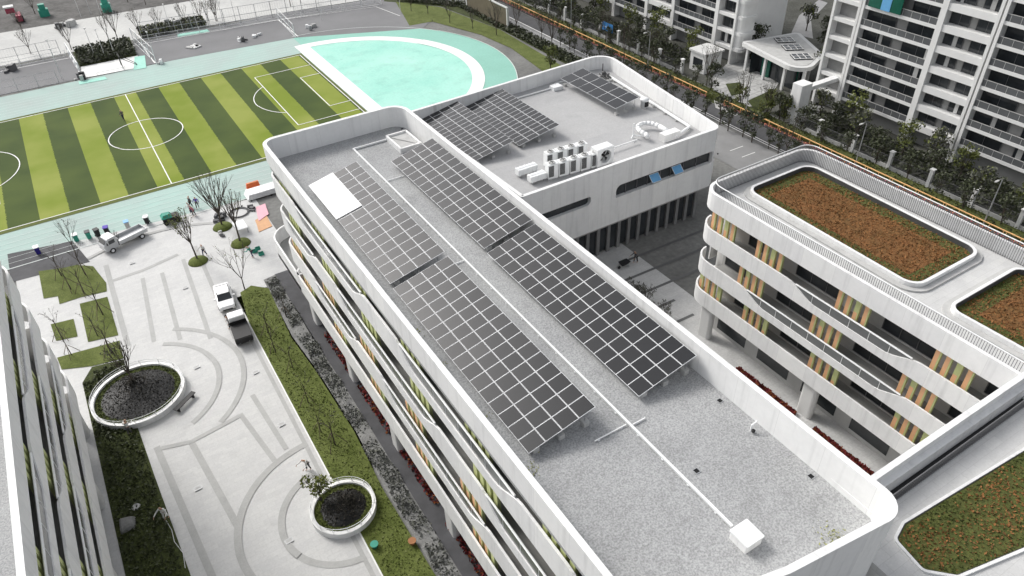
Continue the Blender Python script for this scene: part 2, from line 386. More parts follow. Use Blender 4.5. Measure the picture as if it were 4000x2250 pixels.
# lawn and lot in the north-east
sheet('corner_lawn', [[(61.5,141.5),(66.5,141.0),(70.6,128),(71.5,118),(70.0,105),(69.0,98),(73.8,98),(75.2,128),(72.3,148.5),(66,158)]], .05, LAWN)
sheet('dark_hedge_strip', [[(75.2,98),(78.2,98),(78.6,128),(76.0,150),(66,163),(64,160),(72.6,149),(75.4,128)]], .045, DGRASS)  # dark green ground of the hedge strip
sheet('parking_lot', [rect(78.2, 80.4, 90, 200), rect(72.0, 79.8, 30, 76)], .03, mat('lot_concrete', (.24,.24,.24), .9, .12, .3, fine=.06))
sheet('street', [rect(80.6, 84.4, -20, 260)], .03, ASPH)
sheet('street_edge_line', [rect(80.55, 80.72, -20, 108), rect(81.05, 81.2, -20, 108), rect(80.7, 80.85, 108, 200)], .05, LINE)
sheet('parking_bay_lines', [rect(75.0+i*.02, 77.6, 58.0+i*2.3, 58.12+i*2.3) for i in range(4)], .045, LINE)
sheet('verge', [rect(84.6, 88.3, -20, 260)], .03, DGRASS)
sheet('residential_garden', [rect(88.7, 160, -20, 260)], .035, mat('garden_soil', (.050,.052,.042), .95, .3, .3, c2=(.10,.10,.09), fine=.3, fscale=3, bump=.6, bscale=5))
sheet('entrance_paving', [[PD(1785,200), PD(1830,160), PD(1880,128), PD(1935,165), PD(1962,205), PD(1935,245), PD(1900,262), PD(1850,292), PD(1800,272)]], .06, tiled(mat('entrance_stone', (.44,.44,.43), .8, .1, .4, fine=.15, fscale=1.5), 2.2, 1.1, .55, .05))
sheet('entrance_bed', [[PD(1825,212), PD(1862,208), PD(1868,235), PD(1840,243)], [PD(1880,255), PD(1945,225), PD(1950,262), PD(1905,285)]], .10, DGRASS)
sheet('garden_path', [[PD(1990,85), PD(2010,40), PD(2060,0), PD(2082,8), PD(2040,52), PD(2045,98)], [PD(2000,290), PD(2040,262), PD(2075,270), PD(2040,300)], [PD(1990,160), PD(2015,170), PD(2010,300), PD(1985,320)]], .07, mat('garden_path_stone', (.30,.30,.30), .85, .12, .5))
# plaza
sheet('plaza_paving', [[(-14,20),(6.6,20),(6.6,71.0),(14.6,71.0),(14.6,91.3),(-6.6,93.6),(-14,94.6)]], .03, PLAZA)
sheet('dark_apron', [[(-14.5,88.6),(-6.2,87.8),(-7.4,94.0),(-14.5,95.4)]], .045, DPATH)
bands = lineband([(-2.6,68.4),(-1.5,80.8)], .45)+lineband([(-.25,67.2),(.6,80.6)], .45)+lineband([(2.45,65.6),(3.3,82)], .45)+lineband([(4.6,64.2),(5.15,84)], .45)
bands += lineband([(-5.0,69.2),(-4.7,86.0)], .55)+lineband([(-4.9,82.2),(-1,82.4),(3,83.4)], .5)
bands += lineband([(3.75,55.2),(4.35,47)], .45)+lineband([(2.1,53.4),(3.1,46.3)], .45)+lineband([(-2.5,52.6),(-1.4,41.5)], .55)+lineband([(-5.2,53.6),(-4.2,38),(-4.0,22)], .55)
bands += lineband([(5.9,20),(5.95,64)], .35)
bands += arcband(-5.3, 61.1, 7.0, 7.5, -62, 62)+arcband(-5.3, 61.1, 9.3, 9.8, -54, 60)+lineband([(-4.9,53.2),(-2.5,52.5),(2.0,53.2)], .45)
bands += arcband(6.25, 38.4, 4.6, 5.15, 100, 268)+arcband(6.25, 38.4, 7.9, 8.5, 92, 268)
bands += arcband(0.5, 74.5, 15.4, 15.9, 55, 128, 30)
sheet('paving_bands', bands, .042, BAND)
# lawns beside the left building
sheet('lawn', [[(-11.6,89.2),(-9.5,88.4),(-7.6,88.0),(-6.0,86.6),(-5.2,82.2),(-5.4,80.4),(-8.0,80.9),(-10.2,80.9),(-10.2,82.6),(-11.6,83.0)],
               [(-8.3,79.7),(-5.5,79.3),(-5.55,71.6),(-8.4,72.2)], [(-11.4,77.6),(-9.2,77.2),(-9.2,73.8),(-11.2,74.3)], [(-11.4,71.4),(-5.6,70.6),(-5.7,67.5),(-8.5,68.0),(-11.2,69.2)]], .07, LAWN)
sheet('shaded_lawn', [[(-9.7,20),(-5.25,20),(-5.5,38),(-6.0,50.5),(-6.2,57.0),(-9.7,57.0)], [(-9.7,57),(-6.2,57),(-5.7,67.3),(-8.6,67.9),(-9.7,66)]], .072, DGRASS)  # left building's shade put into the dark green, together with dark planting
sheet('lawn_strip', [[(6.55,20),(9.9,20),(9.7,38.5),(10.1,45.7),(9.9,55),(9.5,61),(10.1,70.6),(8.6,72.2),(7.2,71.6),(6.55,66)]], .075, LAWN)
sheet('lawn_kerb', [rect(6.42, 6.54, 20, 66)], .10, LINE)
sheet('gravel_path', [[(10.0,20),(11.4,20),(11.5,52),(11.35,60),(11.5,72.7),(10.1,72.5),(9.65,61.2),(10.05,55),(10.25,45.7),(9.85,38.5)]], .06, PATHM)
sheet('dark_paving_strip', [rect(11.45, 14.5, 8, 72.8)], .055, DPATH)
# inner yard
sheet('yard_paving', [rect(25.9, 48, 8, 61)], .03, YARD)
sheet('yard_bands', lineband([(30,52.7),(60,52.1)], .35)+lineband([(30,49.8),(56,49.3)], .35)+lineband([(30,47.0),(52,46.5)], .35)+lineband([(30,44.1),(46,43.9)], .35)+lineband([(30,41.3),(46,41.0)], .35), .045, YBAND)

# raised round planters: ring kerb, grass rim and a dark soil mound
MOUND = mat('dark_mound_cover', (.008,.008,.008), .55, .5, 1.2, c2=(.020,.020,.020), bump=.9, bscale=5, spec=.3)
def ring_planter(cx, cy, ro, rm, label, peak, hgt):
    t = thing('ring_planter', label, 'planter', (cx, cy, 0), 0, 'round ring planters in the plaza')
    n = 56
    kb = MB(); kb.ring(circle(cx, cy, ro, n), circle(cx, cy, ro-.30, n), -.05, .62)
    obj('kerb', kb, WHITE, t)
    g = MB(); a = circle(cx, cy, ro-.299, n); b = circle(cx, cy, rm-.2, n)
    for i in range(n):
        j = (i+1) % n; g.face([(*a[i], .40), (*a[j], .40), (*b[j], .46), (*b[i], .46)])
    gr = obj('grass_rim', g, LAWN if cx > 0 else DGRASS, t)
    gt_ = MB()
    for _ in range(1100):
        a_ = random.uniform(0, 6.28); q = random.uniform(rm-.1, ro-.36); gt_.leaf((cx+q*math.cos(a_), cy+q*math.sin(a_), .47), random.uniform(.07,.18), 0 if random.random() < .7 else 1, .3)
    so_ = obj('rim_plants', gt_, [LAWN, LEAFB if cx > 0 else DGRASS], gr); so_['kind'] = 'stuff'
    m = MB(); R_ = 16; px, py = peak
    rings = []
    for k in range(R_+1):
        f = 1-k/R_; z = .44+hgt*(1-f*f)**1.0*(.55+.45*(1-f)); 
        rings.append([(cx+px*(1-f)+rm*f*math.cos(2*math.pi*i/n), cy+py*(1-f)+rm*f*math.sin(2*math.pi*i/n), z+.11*(f*(1-f)*4)*math.sin(3*2*math.pi*i/n+1+cx)+random.gauss(0,.012)*(1 if 0 < f < 1 else 0)) for i in range(n)])
    for a, b in zip(rings[:-1], rings[1:]):
        for i in range(n):
            j = (i+1) % n; m.face([a[i], a[j], b[j], b[i]])
    sm_ = obj('soil_mound', m, MOUND, t, smooth=True)
    mu = MB()
    for _ in range(2600):
        k = random.randrange(1, R_); i = random.randrange(n); v = rings[k][i]; mu.leaf((v[0]+random.gauss(0,.06), v[1]+random.gauss(0,.06), v[2]+.02), random.uniform(.06,.16), 0 if random.random() < .9 else 1, .7)
    mo_ = obj('mulch', mu, [SOIL, BARK], sm_); mo_['kind'] = 'stuff'
    r = MB()
    for z in (.86, 1.12):
        p = circle(cx, cy, ro-.1, n); r.path([(*q, z) for q in p]+[(*p[0], z)], .026, 5)
    for i in range(0, n, 4):
        p = circle(cx, cy, ro-.1, n)[i]; r.tube((*p, .6), (*p, 1.13), .028, .028, 5)
    obj('guard_rail', r, WHITE2, t)
    return t
ring_planter(-5.3, 60.9, 4.15, 3.3, 'larger round planter with a white ring kerb and a dark mound, beside the shaded lawn', (-.2, .9), 1.0)
ring_planter(6.25, 38.3, 2.6, 1.85, 'smaller round planter with grassy rim and dark mound cutting into the lawn strip', (.4, .1), .6)

# ------------------------------------------------------------------ school buildings
def smooth01(t): t = max(0, min(1, t)); return t*t*(3-2*t)
def wave(lows, hi, lo, tr=3.0):
    def fn(L):
        h = hi
        for a, b in lows:
            k = smooth01((L-a)/tr)*smooth01((b-L)/tr); h = min(h, hi-(hi-lo)*k)
        return h
    return fn
def lin(a, b, n): return [(a[0]+(b[0]-a[0])*i/n, a[1]+(b[1]-a[1])*i/n) for i in range(n+1)]

def facade(t, xf, y0, y1, sgn, levels, roofz, lowspans, recess, fins, finrow=None, wallm=GREYW, gnd=True, arc0=None, arc1=None, winh=1.9, bandhi=2.1, bandlo=.95, findep=.30, sill=.85):
    """gallery front on the plane x = xf facing sgn*x, running y0..y1; levels = bottoms of the gallery bands"""
    inn = -sgn
    L = y1-y0; n = max(24, int(L/.5))
    pth = lin((xf, y0), (xf, y1), n)
    if arc1: pth = pth+[(xf+inn*r*(1-math.cos(a))*1.0, y1+r*math.sin(a)) for r, a in [(arc1, math.radians(12*i)) for i in range(1, 8)]]
    if arc0: pth = [(xf+inn*r*(1-math.cos(a)), y0-r*math.sin(a)) for r, a in [(arc0, math.radians(84-12*i)) for i in range(0, 7)]]+pth
    tot = sum(math.dist(a, b) for a, b in zip(pth[:-1], pth[1:]))
    side = .16 if sgn < 0 else -.16       # travelling +y, left of travel is -x
    side = -.16 if sgn < 0 else .16
    xr = xf+inn*recess
    for li, zb in enumerate(levels):
        lows = lowspans[li] if li < len(lowspans) else []
        fn = wave(lows, zb+bandhi, zb+bandlo)
        b = MB(); b.strip(pth, side, zb, fn); obj('gallery_band', b, WHITE, t)
        sb = MB(); sb.box(min(xf+inn*.17, xr+inn*.3), max(xf+inn*.17, xr+inn*.3), y0, y1, zb+.25, zb+.5); obj('gallery_floor', sb, SOFF, t)
        for a_, b_ in lows:
            i0 = y0+a_+.8; i1 = y0+b_-.8
            r = MB(); r.tube((xf+inn*.08, i0, zb+bandhi-.06), (xf+inn*.08, i1, zb+bandhi-.06), .075, .075, 6)
            k = int((i1-i0)/1.6)
            for q in range(k+1):
                yy = i0+(i1-i0)*q/max(k, 1); r.tube((xf+inn*.08, yy, zb+bandlo-.02), (xf+inn*.08, yy, zb+bandhi-.06), .022, .022, 5)
            obj('handrail', r, WHITE2, t)
            g = MB(); g.box(xf+inn*.09-.012, xf+inn*.09+.012, i0, i1, zb+bandlo+.01, zb+bandhi-.13); obj('balustrade_glass', g, BALU, t)
    tops = list(levels[1:])+[roofz-.75]
    # ceilings, rear walls, windows, fins
    for li, zb in enumerate(levels):
        z0 = zb+.5; z1 = tops[li]+.24; wh = min(winh, z1-z0-sill-.15)
        wm = MB(); wm.box(min(xr, xr+inn*.3), max(xr, xr+inn*.3), y0, y1, z0, z1+.01); obj('rear_wall', wm, wallm, t)
        fy = fins[li] if li < len(fins) else []
        bays = sorted(fy); edges = [y0-1]+bays+[y1+1]
        for a_, b_ in zip(edges[:-1], edges[1:]):
            s0 = a_+1.9 if a_ > y0 else y0+.4; s1 = b_-1.9 if b_ < y1 else y1-.4
            if s1-s0 < 1.0: continue
            wv = MB(); xx = xr+sgn*.03
            nn = max(1, int((s1-s0)/1.3)); st = (s1-s0)/nn
            wv.box(min(xx, xr-sgn*.02), max(xx, xr-sgn*.02), s0, s1, z0+sill, z0+sill+wh, 0)
            fr = MB()
            for q in range(nn+1):
                yy = s0+st*q; fr.box(min(xr, xx+sgn*.04), max(xr, xx+sgn*.04), yy-.03, yy+.03, z0+sill-.01, z0+sill+.01+wh)
            for zz in (z0+sill-.05, z0+sill+.01+wh): fr.box(min(xr, xx+sgn*.045), max(xr, xx+sgn*.045), s0-.035, s1+.035, zz, zz+.05)
            wo_ = obj('window', wv, GLASS, t); obj('window_frame', fr, DARKW, wo_)
        for yc in bays:
            fm = MB(); xx = xf+inn*findep
            for q in range(4):
                ya = yc-1.35+q*.8; h0 = z0+.02; h1 = z1-.03; hm = h0+(h1-h0)*(.30, .62, .18, .55)[(q+li) % 4]
                ms = ((0, 1), (1, 0), (1, 1), (0, 1))[(q+li*2) % 4] if (finrow is None or finrow[li]) else (0, 0)
                for (qa, qb, qm) in ((ya, ya+.12, 0), (ya+.121, ya+.44, max(ms))):
                    fm.box(min(xx, xx+inn*.22), max(xx, xx+inn*.22), qa, qb, h0, hm, qm); fm.box(min(xx, xx+inn*.22), max(xx, xx+inn*.22), qa, qb, hm+.001, h1, qm if (q+li) % 3 else 0)
            obj('fin_screen', fm, [LIME, ORANGE], t)
    if gnd:
        zt = levels[0]+.24
        g = MB(); g.box(min(xr, xr+inn*.3), max(xr, xr+inn*.3), y0, y1, -.1, zt); obj('ground_wall', g, wallm, t)
        k = int(L/4.5)
        for q in range(k):
            ya = y0+L*(q+.15)/k; yb = y0+L*(q+.85)/k
            wv = MB(); xx = xr+sgn*.03; wv.box(min(xx, xr-sgn*.02), max(xx, xr-sgn*.02), ya, yb, .5, 3.2); obj('window', wv, GLASS, t)
        k = max(2, int(L/9))
        for q in range(k+1):
            yy = y0+.6+(L-1.2)*q/k
            c = MB(); xc = xf+inn*.75; c.prism(rounded([(xc-.35,yy-.75),(xc+.35,yy-.75),(xc+.35,yy+.75),(xc-.35,yy+.75)], .3, 4), 0, levels[0]+.24); obj('column', c, OFFW, t)

def shell(t, outline, z0, z1, rec, zroof_bot, ztop, zdeck, th=.36, core=GREYW):
    "core block, roof deck and parapet for a footprint outline (counter-clockwise)"
    ins = inset(outline, rec)
    c = MB(); c.prism(ins, z0, zdeck-.32); obj('core_wall', c, core, t)
    d = MB(); d.prism(inset(outline, .13), zroof_bot-.25 if zroof_bot < zdeck else zdeck-.3, zdeck); obj('roof_deck', d, ROOF, t)
    p = MB(); p.ring(outline, inset(outline, .12), zroof_bot, ztop); p.ring(inset(outline, .121), inset(outline, th), zdeck-.05, ztop-.004)
    pr = obj('parapet', p, WHITE, t)
    return ins

LV = [4.0, 7.75, 11.5, 15.2]
# --- main building, five storeys, solar panels on top
mo = [(12.0,10.6),(18.9,9.15),(26.1,8.35),(26.1,64.3),(12.0,64.3)]
mo = rounded(mo, [.8, 3, 1.25, 1.8, 1.3])
mb_ = thing('school_building', 'long five storey white school building with solar panels covering its flat roof', 'school building', (19, 37, 0))
shell(mb_, mo, -.1, 0, 2.3, 18.55, 20.2, 18.15)
facade(mb_, 12.0, 11.2, 62.6, -1, LV, 18.55,
       [[], [(0, 9), (13, 30), (34, 45)], [(3, 14), (19, 38), (42, 51)], [(0, 5), (9, 25), (30, 46)]], 2.0,
       [[17, 25.8, 34.6, 43.2, 51.6, 59.8], [18.6, 27.0, 35.4, 44.0, 52.6, 61.0], [16.0, 24.8, 33.6, 42.2, 50.8, 59.4], [17.2, 25.4, 34.2, 43.0, 51.5, 60]], [1,1,0,0], arc1=1.6)
# terrace end beyond the north gable on the first floor
tm = MB(); tp = rounded([(12.0,62.5),(25.5,62.5),(25.5,72.6),(12.0,72.6)], [0, 0, 1, 2.6])
tm.prism(tp, 4.0, 4.5, 0, 1); tm.ring(tp, inset(tp, .16), 4.0, 6.1, 0); obj('north_terrace', tm, [WHITE, SOFF], mb_)
gm = MB()
for zb in LV[1:]: gm.strip(lin((13.5, 64.3), (25, 64.3), 6), .16, zb, zb+2.1)
for zb in LV: gm.strip(lin((26.08, 12), (26.08, 62.5), 20), .14, zb, zb+2.0); pass
gm.prism([(14.2,11.9),(19,11.0),(24.0,10.6),(25.8,11.2),(25.8,12.6),(14.2,12.6)], -.1, 17.7)
obj('rear_band', gm, WHITE, mb_)
sw = MB(); sw.strip([(12.05,12.3),(12.25,10.9),(13.2,10.36),(18.9,9.19),(24.7,8.56),(25.5,8.72),(26.02,9.6),(26.05,12.2)], .32, -.1, 18.548); obj('south_wall', sw, WHITE, mb_)
for i in range(4):
    for j, z in enumerate((4.0, 7.7, 11.4)):
        wv = MB(); a = Vector((18.9, 9.18)); b = Vector((24.4, 8.56)); q0 = a.lerp(b, .1+.22*i); q1 = a.lerp(b, .1+.22*i+.14)
        wv.face([(q0.x, q0.y-.02, z), (q1.x, q1.y-.02, z), (q1.x, q1.y-.02, z+1.6), (q0.x, q0.y-.02, z+1.6)]); obj('window', wv, GLASS, mb_)
# --- left building
lo = rounded([(-30,12),(-9.6,12),(-9.6,62.0),(-30,62.0)], [1, 1, 3.0, 3.0])
lb = thing('school_building', 'five storey white school building cut off by the left edge with lime fin screens', 'school building', (-18, 37, 0))
shell(lb, lo, -.1, 0, 2.3, 18.55, 20.2, 19.0)
facade(lb, -9.6, 13.5, 59.5, 1, LV, 18.55, [[], [(2, 12), (16, 30), (34, 44)], [(6, 20), (24, 38)], [(0, 8), (12, 26), (30, 42)]], 2.0,
       [[19, 29.0, 37.0, 45.0, 53.0], [25.0, 34.5, 43.5, 52], [23.5, 32.0, 41.0, 49.5], [22.0, 30.0, 38.0, 46.5, 55]], [0,0,0,0], arc1=3.0)
om = MB()
for zb in LV: om.strip(lin((-12.5, 61.9), (-28, 61.9), 8), .14, zb, zb+2.0)
obj('rear_band', om, WHITE, lb)
# --- north hall
ho = [(33.5,54.2),(60.6,54.2),(64.4,80.8),(32.5,79.2)]
ho = rounded(ho, [.2, 1.2, 2.4, .4])
hb = thing('hall_building', 'white two storey hall with long slot windows and a cluttered flat roof', 'hall', (48, 67, 0))
def wall_with_holes(mb, outer, holes, y, depth, m=0):
    "vertical wall in the plane y with openings, outline and openings given as (x, z)"
    bm = bmesh.new(); es = []
    for lp in [outer]+holes:
        vs = [bm.verts.new((x, y, z)) for x, z in lp]
        for i in range(len(vs)): es.append(bm.edges.new((vs[i], vs[(i+1) % len(vs)])))
    bmesh.ops.triangle_fill(bm, use_beauty=True, use_dissolve=False, edges=es)
    for f in bm.faces: mb.face([tuple(v.co) for v in f.verts], m)
    bm.free()
    for lp in [outer]+holes:
        for i in range(len(lp)):
            a, b = lp[i], lp[(i+1) % len(lp)]; mb.face([(a[0], y, a[1]), (b[0], y, b[1]), (b[0], y+depth, b[1]), (a[0], y+depth, a[1])], m)
slot = rounded([(30.5,8.0),(42.2,8.0),(42.2,9.05),(30.5,9.05)], [.1,.5,.3,.1], 5)
lwin = rounded([(45.6,7.65),(59.8,7.65),(59.8,9.15),(45.6,9.15)], [.15,.2,.2,.9], 6)
hw = MB(); wall_with_holes(hw, [(28,4.45),(60.0,4.45),(60.0,10.2),(28,10.2)], [slot, lwin], 54.2, .6)
obj('south_wall', hw, WHITE, hb)
hp = MB(); hp.ring(ho, inset(ho, .12), 10.2, 11.9); hp.ring(inset(ho, .121), inset(ho, .4), 10.0, 11.895); obj('parapet', hp, WHITE, hb)
hd = MB(); hd.prism(inset(ho, .13), 9.8, 10.1); obj('roof_deck', hd, tiled(streaks(mat('hall_roof_membrane', (.42,.42,.42), .9, .06, .3, fine=.07, fscale=6), .88, .3, .3, (.55,.66)), 7.0, 3.5, .90, .03), hb)
hc = MB(); hc.prism([(28,54.9),(59.6,54.9),(63.2,79.8),(33,78.4),(28,78)], 4.5, 9.85); obj('core_wall', hc, DARKW, hb)
hg = MB(); hg.prism([(28,55.6),(59.0,55.6),(62,79),(28,78)], -.1, 4.6); obj('ground_storey', hg, DARKW, hb)
hs_ = MB(); hs_.box(28, 60, 54.21, 56, 4.3, 4.46); obj('soffit', hs_, SOFF, hb)
eb = MB(); eb.strip([(59.9,54.25),(60.6,54.6),(61.0,55.4),(63.9,78)], .25, 4.45, 7.65); obj('east_band', eb, WHITE, hb)
for i in range(18):
    p = MB(); x = 33.6+i*1.48; p.box(x, x+.42, 55.05, 55.6, 0, 4.3); obj('pier', p, mat('grey_pier', (.20,.20,.20), .8) if i == 0 else bpy.data.materials['grey_pier'], hb)
for i in range(17):
    g = MB(); x = 34.05+i*1.48; g.box(x, x+1.0, 55.30, 55.58, .25, 4.25); obj('glazing', g, GLASS, hb)
for i, (x0, x1) in enumerate(((45.7,47.2),(47.3,48.8),(48.9,50.3),(50.4,52.2),(52.3,53.7),(53.8,55.6),(55.7,57.6),(57.7,59.6))):
    g = MB(); g.box(x0, x1, 54.62, 54.68, 7.7, 9.1); w_ = obj('window', g, GLASS, hb)
    f_ = MB(); f_.box(x1-.05, x1+.05, 54.55, 54.7, 7.66, 9.14); obj('mullion', f_, DARKW, w_)
g = MB(); g.box(31, 42.1, 54.62, 54.68, 8.0, 9.05); obj('slot_window', g, GLASS, hb)
for x in (50.5, 53.8):  # sky reflection put into the blue pane colour
    g = MB(); g.face([(x,54.55,8.75),(x+1.3,54.55,8.75),(x+1.3,53.85,8.1),(x,53.85,8.1)]); g.face([(x,54.57,8.72),(x,53.87,8.07),(x+1.3,53.87,8.07),(x+1.3,54.57,8.72)])
    a_ = obj('opened_pane', g, SKYB, hb); a_['label'] = 'window pane tilted open with its sky reflection painted blue'
    f_ = MB(); f_.path([(x,54.55,8.76),(x+1.3,54.55,8.76),(x+1.3,53.84,8.09),(x,53.84,8.09),(x,54.55,8.76)], .03, 5); obj('pane_frame', f_, WHITE2, a_)

# --- east gallery wing with roof terrace, corridor to the main building and southern roof gardens
ew = thing('terrace_building', 'four storey white gallery wing with orange fin screens and sedum gardens on its roof terrace', 'school building', (50, 26, 0))
DZ = 15.0
LE = [4.0, 7.4, 10.95]
facade(ew, 43.9, 12.2, 38.6, -1, LE, 14.5, [[], [(5.2, 22.2)], [(5.4, 17.6)]], 2.2,
       [[16.8, 24.9, 32.5, 38.2], [17.4, 25.7, 33.8], [15.9, 24.1, 32.5, 37.9]], [1,1,1], arc1=2.0, winh=2.4, bandhi=1.64, bandlo=.74, findep=.7, sill=.3)
eo = rounded([(43.9,11.6),(57.6,11.6),(57.6,40.6),(43.9,40.6)], [0, 0, 1.6, 1.8])
em = MB(); em.prism(rounded([(46.2,12.0),(57.2,12.0),(57.2,40.0),(46.2,40.0)], 1), -.1, 14.5); obj('core_wall', em, OFFW, ew)
for zb in LE:
    e_ = MB(); e_.strip(lin((57.5, 12.2), (57.5, 39), 8)+lin((55.8, 40.5), (46.2, 40.5), 6), .15, zb, zb+2.1); obj('rear_band', e_, WHITE, ew)
ep = MB(); ep.ring(eo, inset(eo, .30), 14.45, 16.15); obj('parapet', ep, WHITE, ew)
# one deck for the wing and the southern block, with a slot beside the corridor
dk = MB(); dk.prism(inset(eo, .31), 14.6, DZ); dk.prism([(26.13,-8),(57.5,-8),(57.5,11.2),(43.6,11.2),(43.6,10.75),(26.13,10.65)], 14.5, DZ); obj('roof_terrace', dk, DECK, ew)
sb = MB(); sb.prism([(26.2,-7.5),(57.2,-7.5),(57.2,11.0),(43.4,10.6),(26.2,10.5)], -.1, 14.6); obj('southern_block', sb, OFFW, ew)
cw = MB(); cw.box(25.9, 44.0, 11.6, 11.95, 14.2, 16.5); cw.box(25.9, 43.9, 11.25, 11.6, 14.2, 15.9); obj('corridor_parapet', cw, WHITE, ew)
cg = MB(); cg.box(26.2, 43.8, 10.85, 11.24, 14.4, 14.9); obj('drain_slot', cg, BLACK, ew)
for zb in LE:
    c_ = MB(); c_.box(26.1, 44.0, 11.75, 11.95, zb, zb+2.0); obj('corridor_band', c_, WHITE, ew)
    c_ = MB(); c_.box(26.1, 44.0, 10.9, 11.2, zb+2, zb+3.4); obj('corridor_wall', c_, DARKW, ew)
def railing(path, z0, z1, step=.18, r=.022, thick=.035):
    m = MB(); m.path([(x, y, z1) for x, y in path], thick, 5); m.path([(x, y, z0+.08) for x, y in path], .022, 5)
    for (x0, y0), (x1, y1) in zip(path[:-1], path[1:]):
        d = math.dist((x0,y0),(x1,y1)); k = max(1, round(d/step))
        for i in range(k):
            t_ = i/k; x = x0+(x1-x0)*t_; y = y0+(y1-y0)*t_; m.tube((x, y, z0), (x, y, z1), r, r, 4, 0, False)
    return m
ro = inset(eo, .5)
i0 = min(range(len(ro)), key=lambda i: math.dist(ro[i], (44.4, 12.1))); ro = ro[i0:]+ro[:i0]
RAILM = mat('grey_rail_bar', (.16,.16,.165), .5, .06, 3)
wr = ro[1:]+[ro[0]]
obj('railing', railing(wr, DZ, 16.75), RAILM, ew)
obj('top_rail', MB().path([(x, y, 16.78) for x, y in wr], .05, 5), WHITE2, ew)
cr = [(43.6,10.72),(26.3,10.62)]
obj('corridor_railing', railing(cr, DZ, 16.0), RAILM, ew)
LINER = mat('dark_planter_liner', (.065,.065,.065), .8, .2, 2)
SGREEN = mat('sedum_green', (.070,.088,.018), .9, .3, 2); SRUST = mat('sedum_rust', (.235,.105,.034), .9, .25, 2); SRUST2 = mat('sedum_dry', (.16,.085,.030), .9, .3, 3)
RUSTBED = mat('rust_sedum_bed', (.19,.080,.026), .95, .2, .9, c2=(.13,.072,.022), fine=.35, fscale=7, bump=.6, bscale=10)
GREENBED = mat('green_sedum_bed', (.060,.075,.016), .95, .2, .9, c2=(.095,.10,.026), fine=.35, fscale=7, bump=.6, bscale=10)
def garden(poly, rad, z=DZ, edge=1.0, rustiness=0.0, kerb=.5, kw=.24):
    p = rounded(poly, rad, 6)
    k = MB(); k.ring(p, inset(p, kw), z-.05, z+kerb); kr = obj('planter_kerb', k, WHITE, ew)
    k = MB(); k.ring(inset(p, kw+.002), inset(p, kw+.05), z-.04, z+kerb-.03); obj('liner', k, LINER, kr)
    if kerb > .3: k = MB(); k.ring(inset(p, -.5), inset(p, -.02), z-.04, z+.14); obj('kerb_step', k, CONC, kr)
    q = inset(p, kw+.05); s_ = MB(); s_.face([(x, y, z+.06) for x, y in q]); s2 = obj('sedum_bed', s_, GREENBED, ew)
    q2 = inset(poly, edge+1.1); s_ = MB()
    if kerb > .3: s_.face([(x, y, z+.075) for x, y in q2]); obj('rust_patch', s_, RUSTBED, s2)
    tf = MB(); xs = [a for a, _ in q]; ys = [b for _, b in q]; area = (max(xs)-min(xs))*(max(ys)-min(ys))
    def edist(x, y):
        c = False; j = len(q)-1; dm = 1e9
        for i in range(len(q)):
            a, b = q[i], q[j]
            if (a[1] > y) != (b[1] > y) and x < (b[0]-a[0])*(y-a[1])/(b[1]-a[1])+a[0]: c = not c
            dx, dy = b[0]-a[0], b[1]-a[1]; L2 = dx*dx+dy*dy
            t_ = max(0, min(1, ((x-a[0])*dx+(y-a[1])*dy)/L2)) if L2 > 0 else 0
            dm = min(dm, math.hypot(x-a[0]-t_*dx, y-a[1]-t_*dy)); j = i
        return dm if c else -1
    for _ in range(int(min(area, 230)*62)):
        x, y = random.uniform(min(xs), max(xs)), random.uniform(min(ys), max(ys)); e = edist(x, y)
        if e < .05: continue
        f = (e-edge)*.9+rustiness+1.1*math.sin(x*.9+1)*math.cos(y*.62+.5)+random.gauss(0, .55)
        tf.leaf((x, y, z+.07+random.uniform(.0, .07)), random.uniform(.07, .17), 0 if f < 0 else (1 if random.random() < .7 else 2), .5)
    o = obj('sedum_tufts', tf, [SGREEN, SRUST, SRUST2], s2); o['kind'] = 'stuff'
garden([(47.4,21.5),(55.9,21.5),(56.1,38.9),(47.7,38.9)], 1.3, DZ, .45, .95)
garden([(47.3,12.4),(56.3,12.4),(56.3,19.0),(47.2,19.0)], 1.0, DZ, .5, .35)
garden([(27.7,7.2),(28.9,6.0),(33.6,5.0),(41.8,2.2),(56,1.5),(56,8.6),(40,8.9),(29.4,9.6),(28.1,9.2)], [.5,.5,.5,.6,1,1,.3,.4,.5], DZ, .8, .2, .12, .15)
ub = MB(); ub.box(26.4, 27.0, 3.0, 7.4, DZ, DZ+.3, 0); ub.box(25.0, 26.0, 3.2, 6.6, DZ-.2, DZ+.1, 0); obj('deck_gutter', ub, GREYW, ew)
red = MB()
for i in range(9000):
    x = random.choice((random.uniform(12.45, 13.9), random.uniform(43.5, 44.0))); y = random.uniform(12, 62) if x < 20 else random.uniform(13, 33)
    if math.sin(y*.7) < -.75: continue
    red.leaf((x, y, random.uniform(.08, .38)), random.uniform(.15, .32), 0 if random.random() < .75 else 1)
obj('red_shrub_border', red, [RED, mat('rust_leaf', (.20,.06,.012), .9, .3, 2)], None, 'stuff')

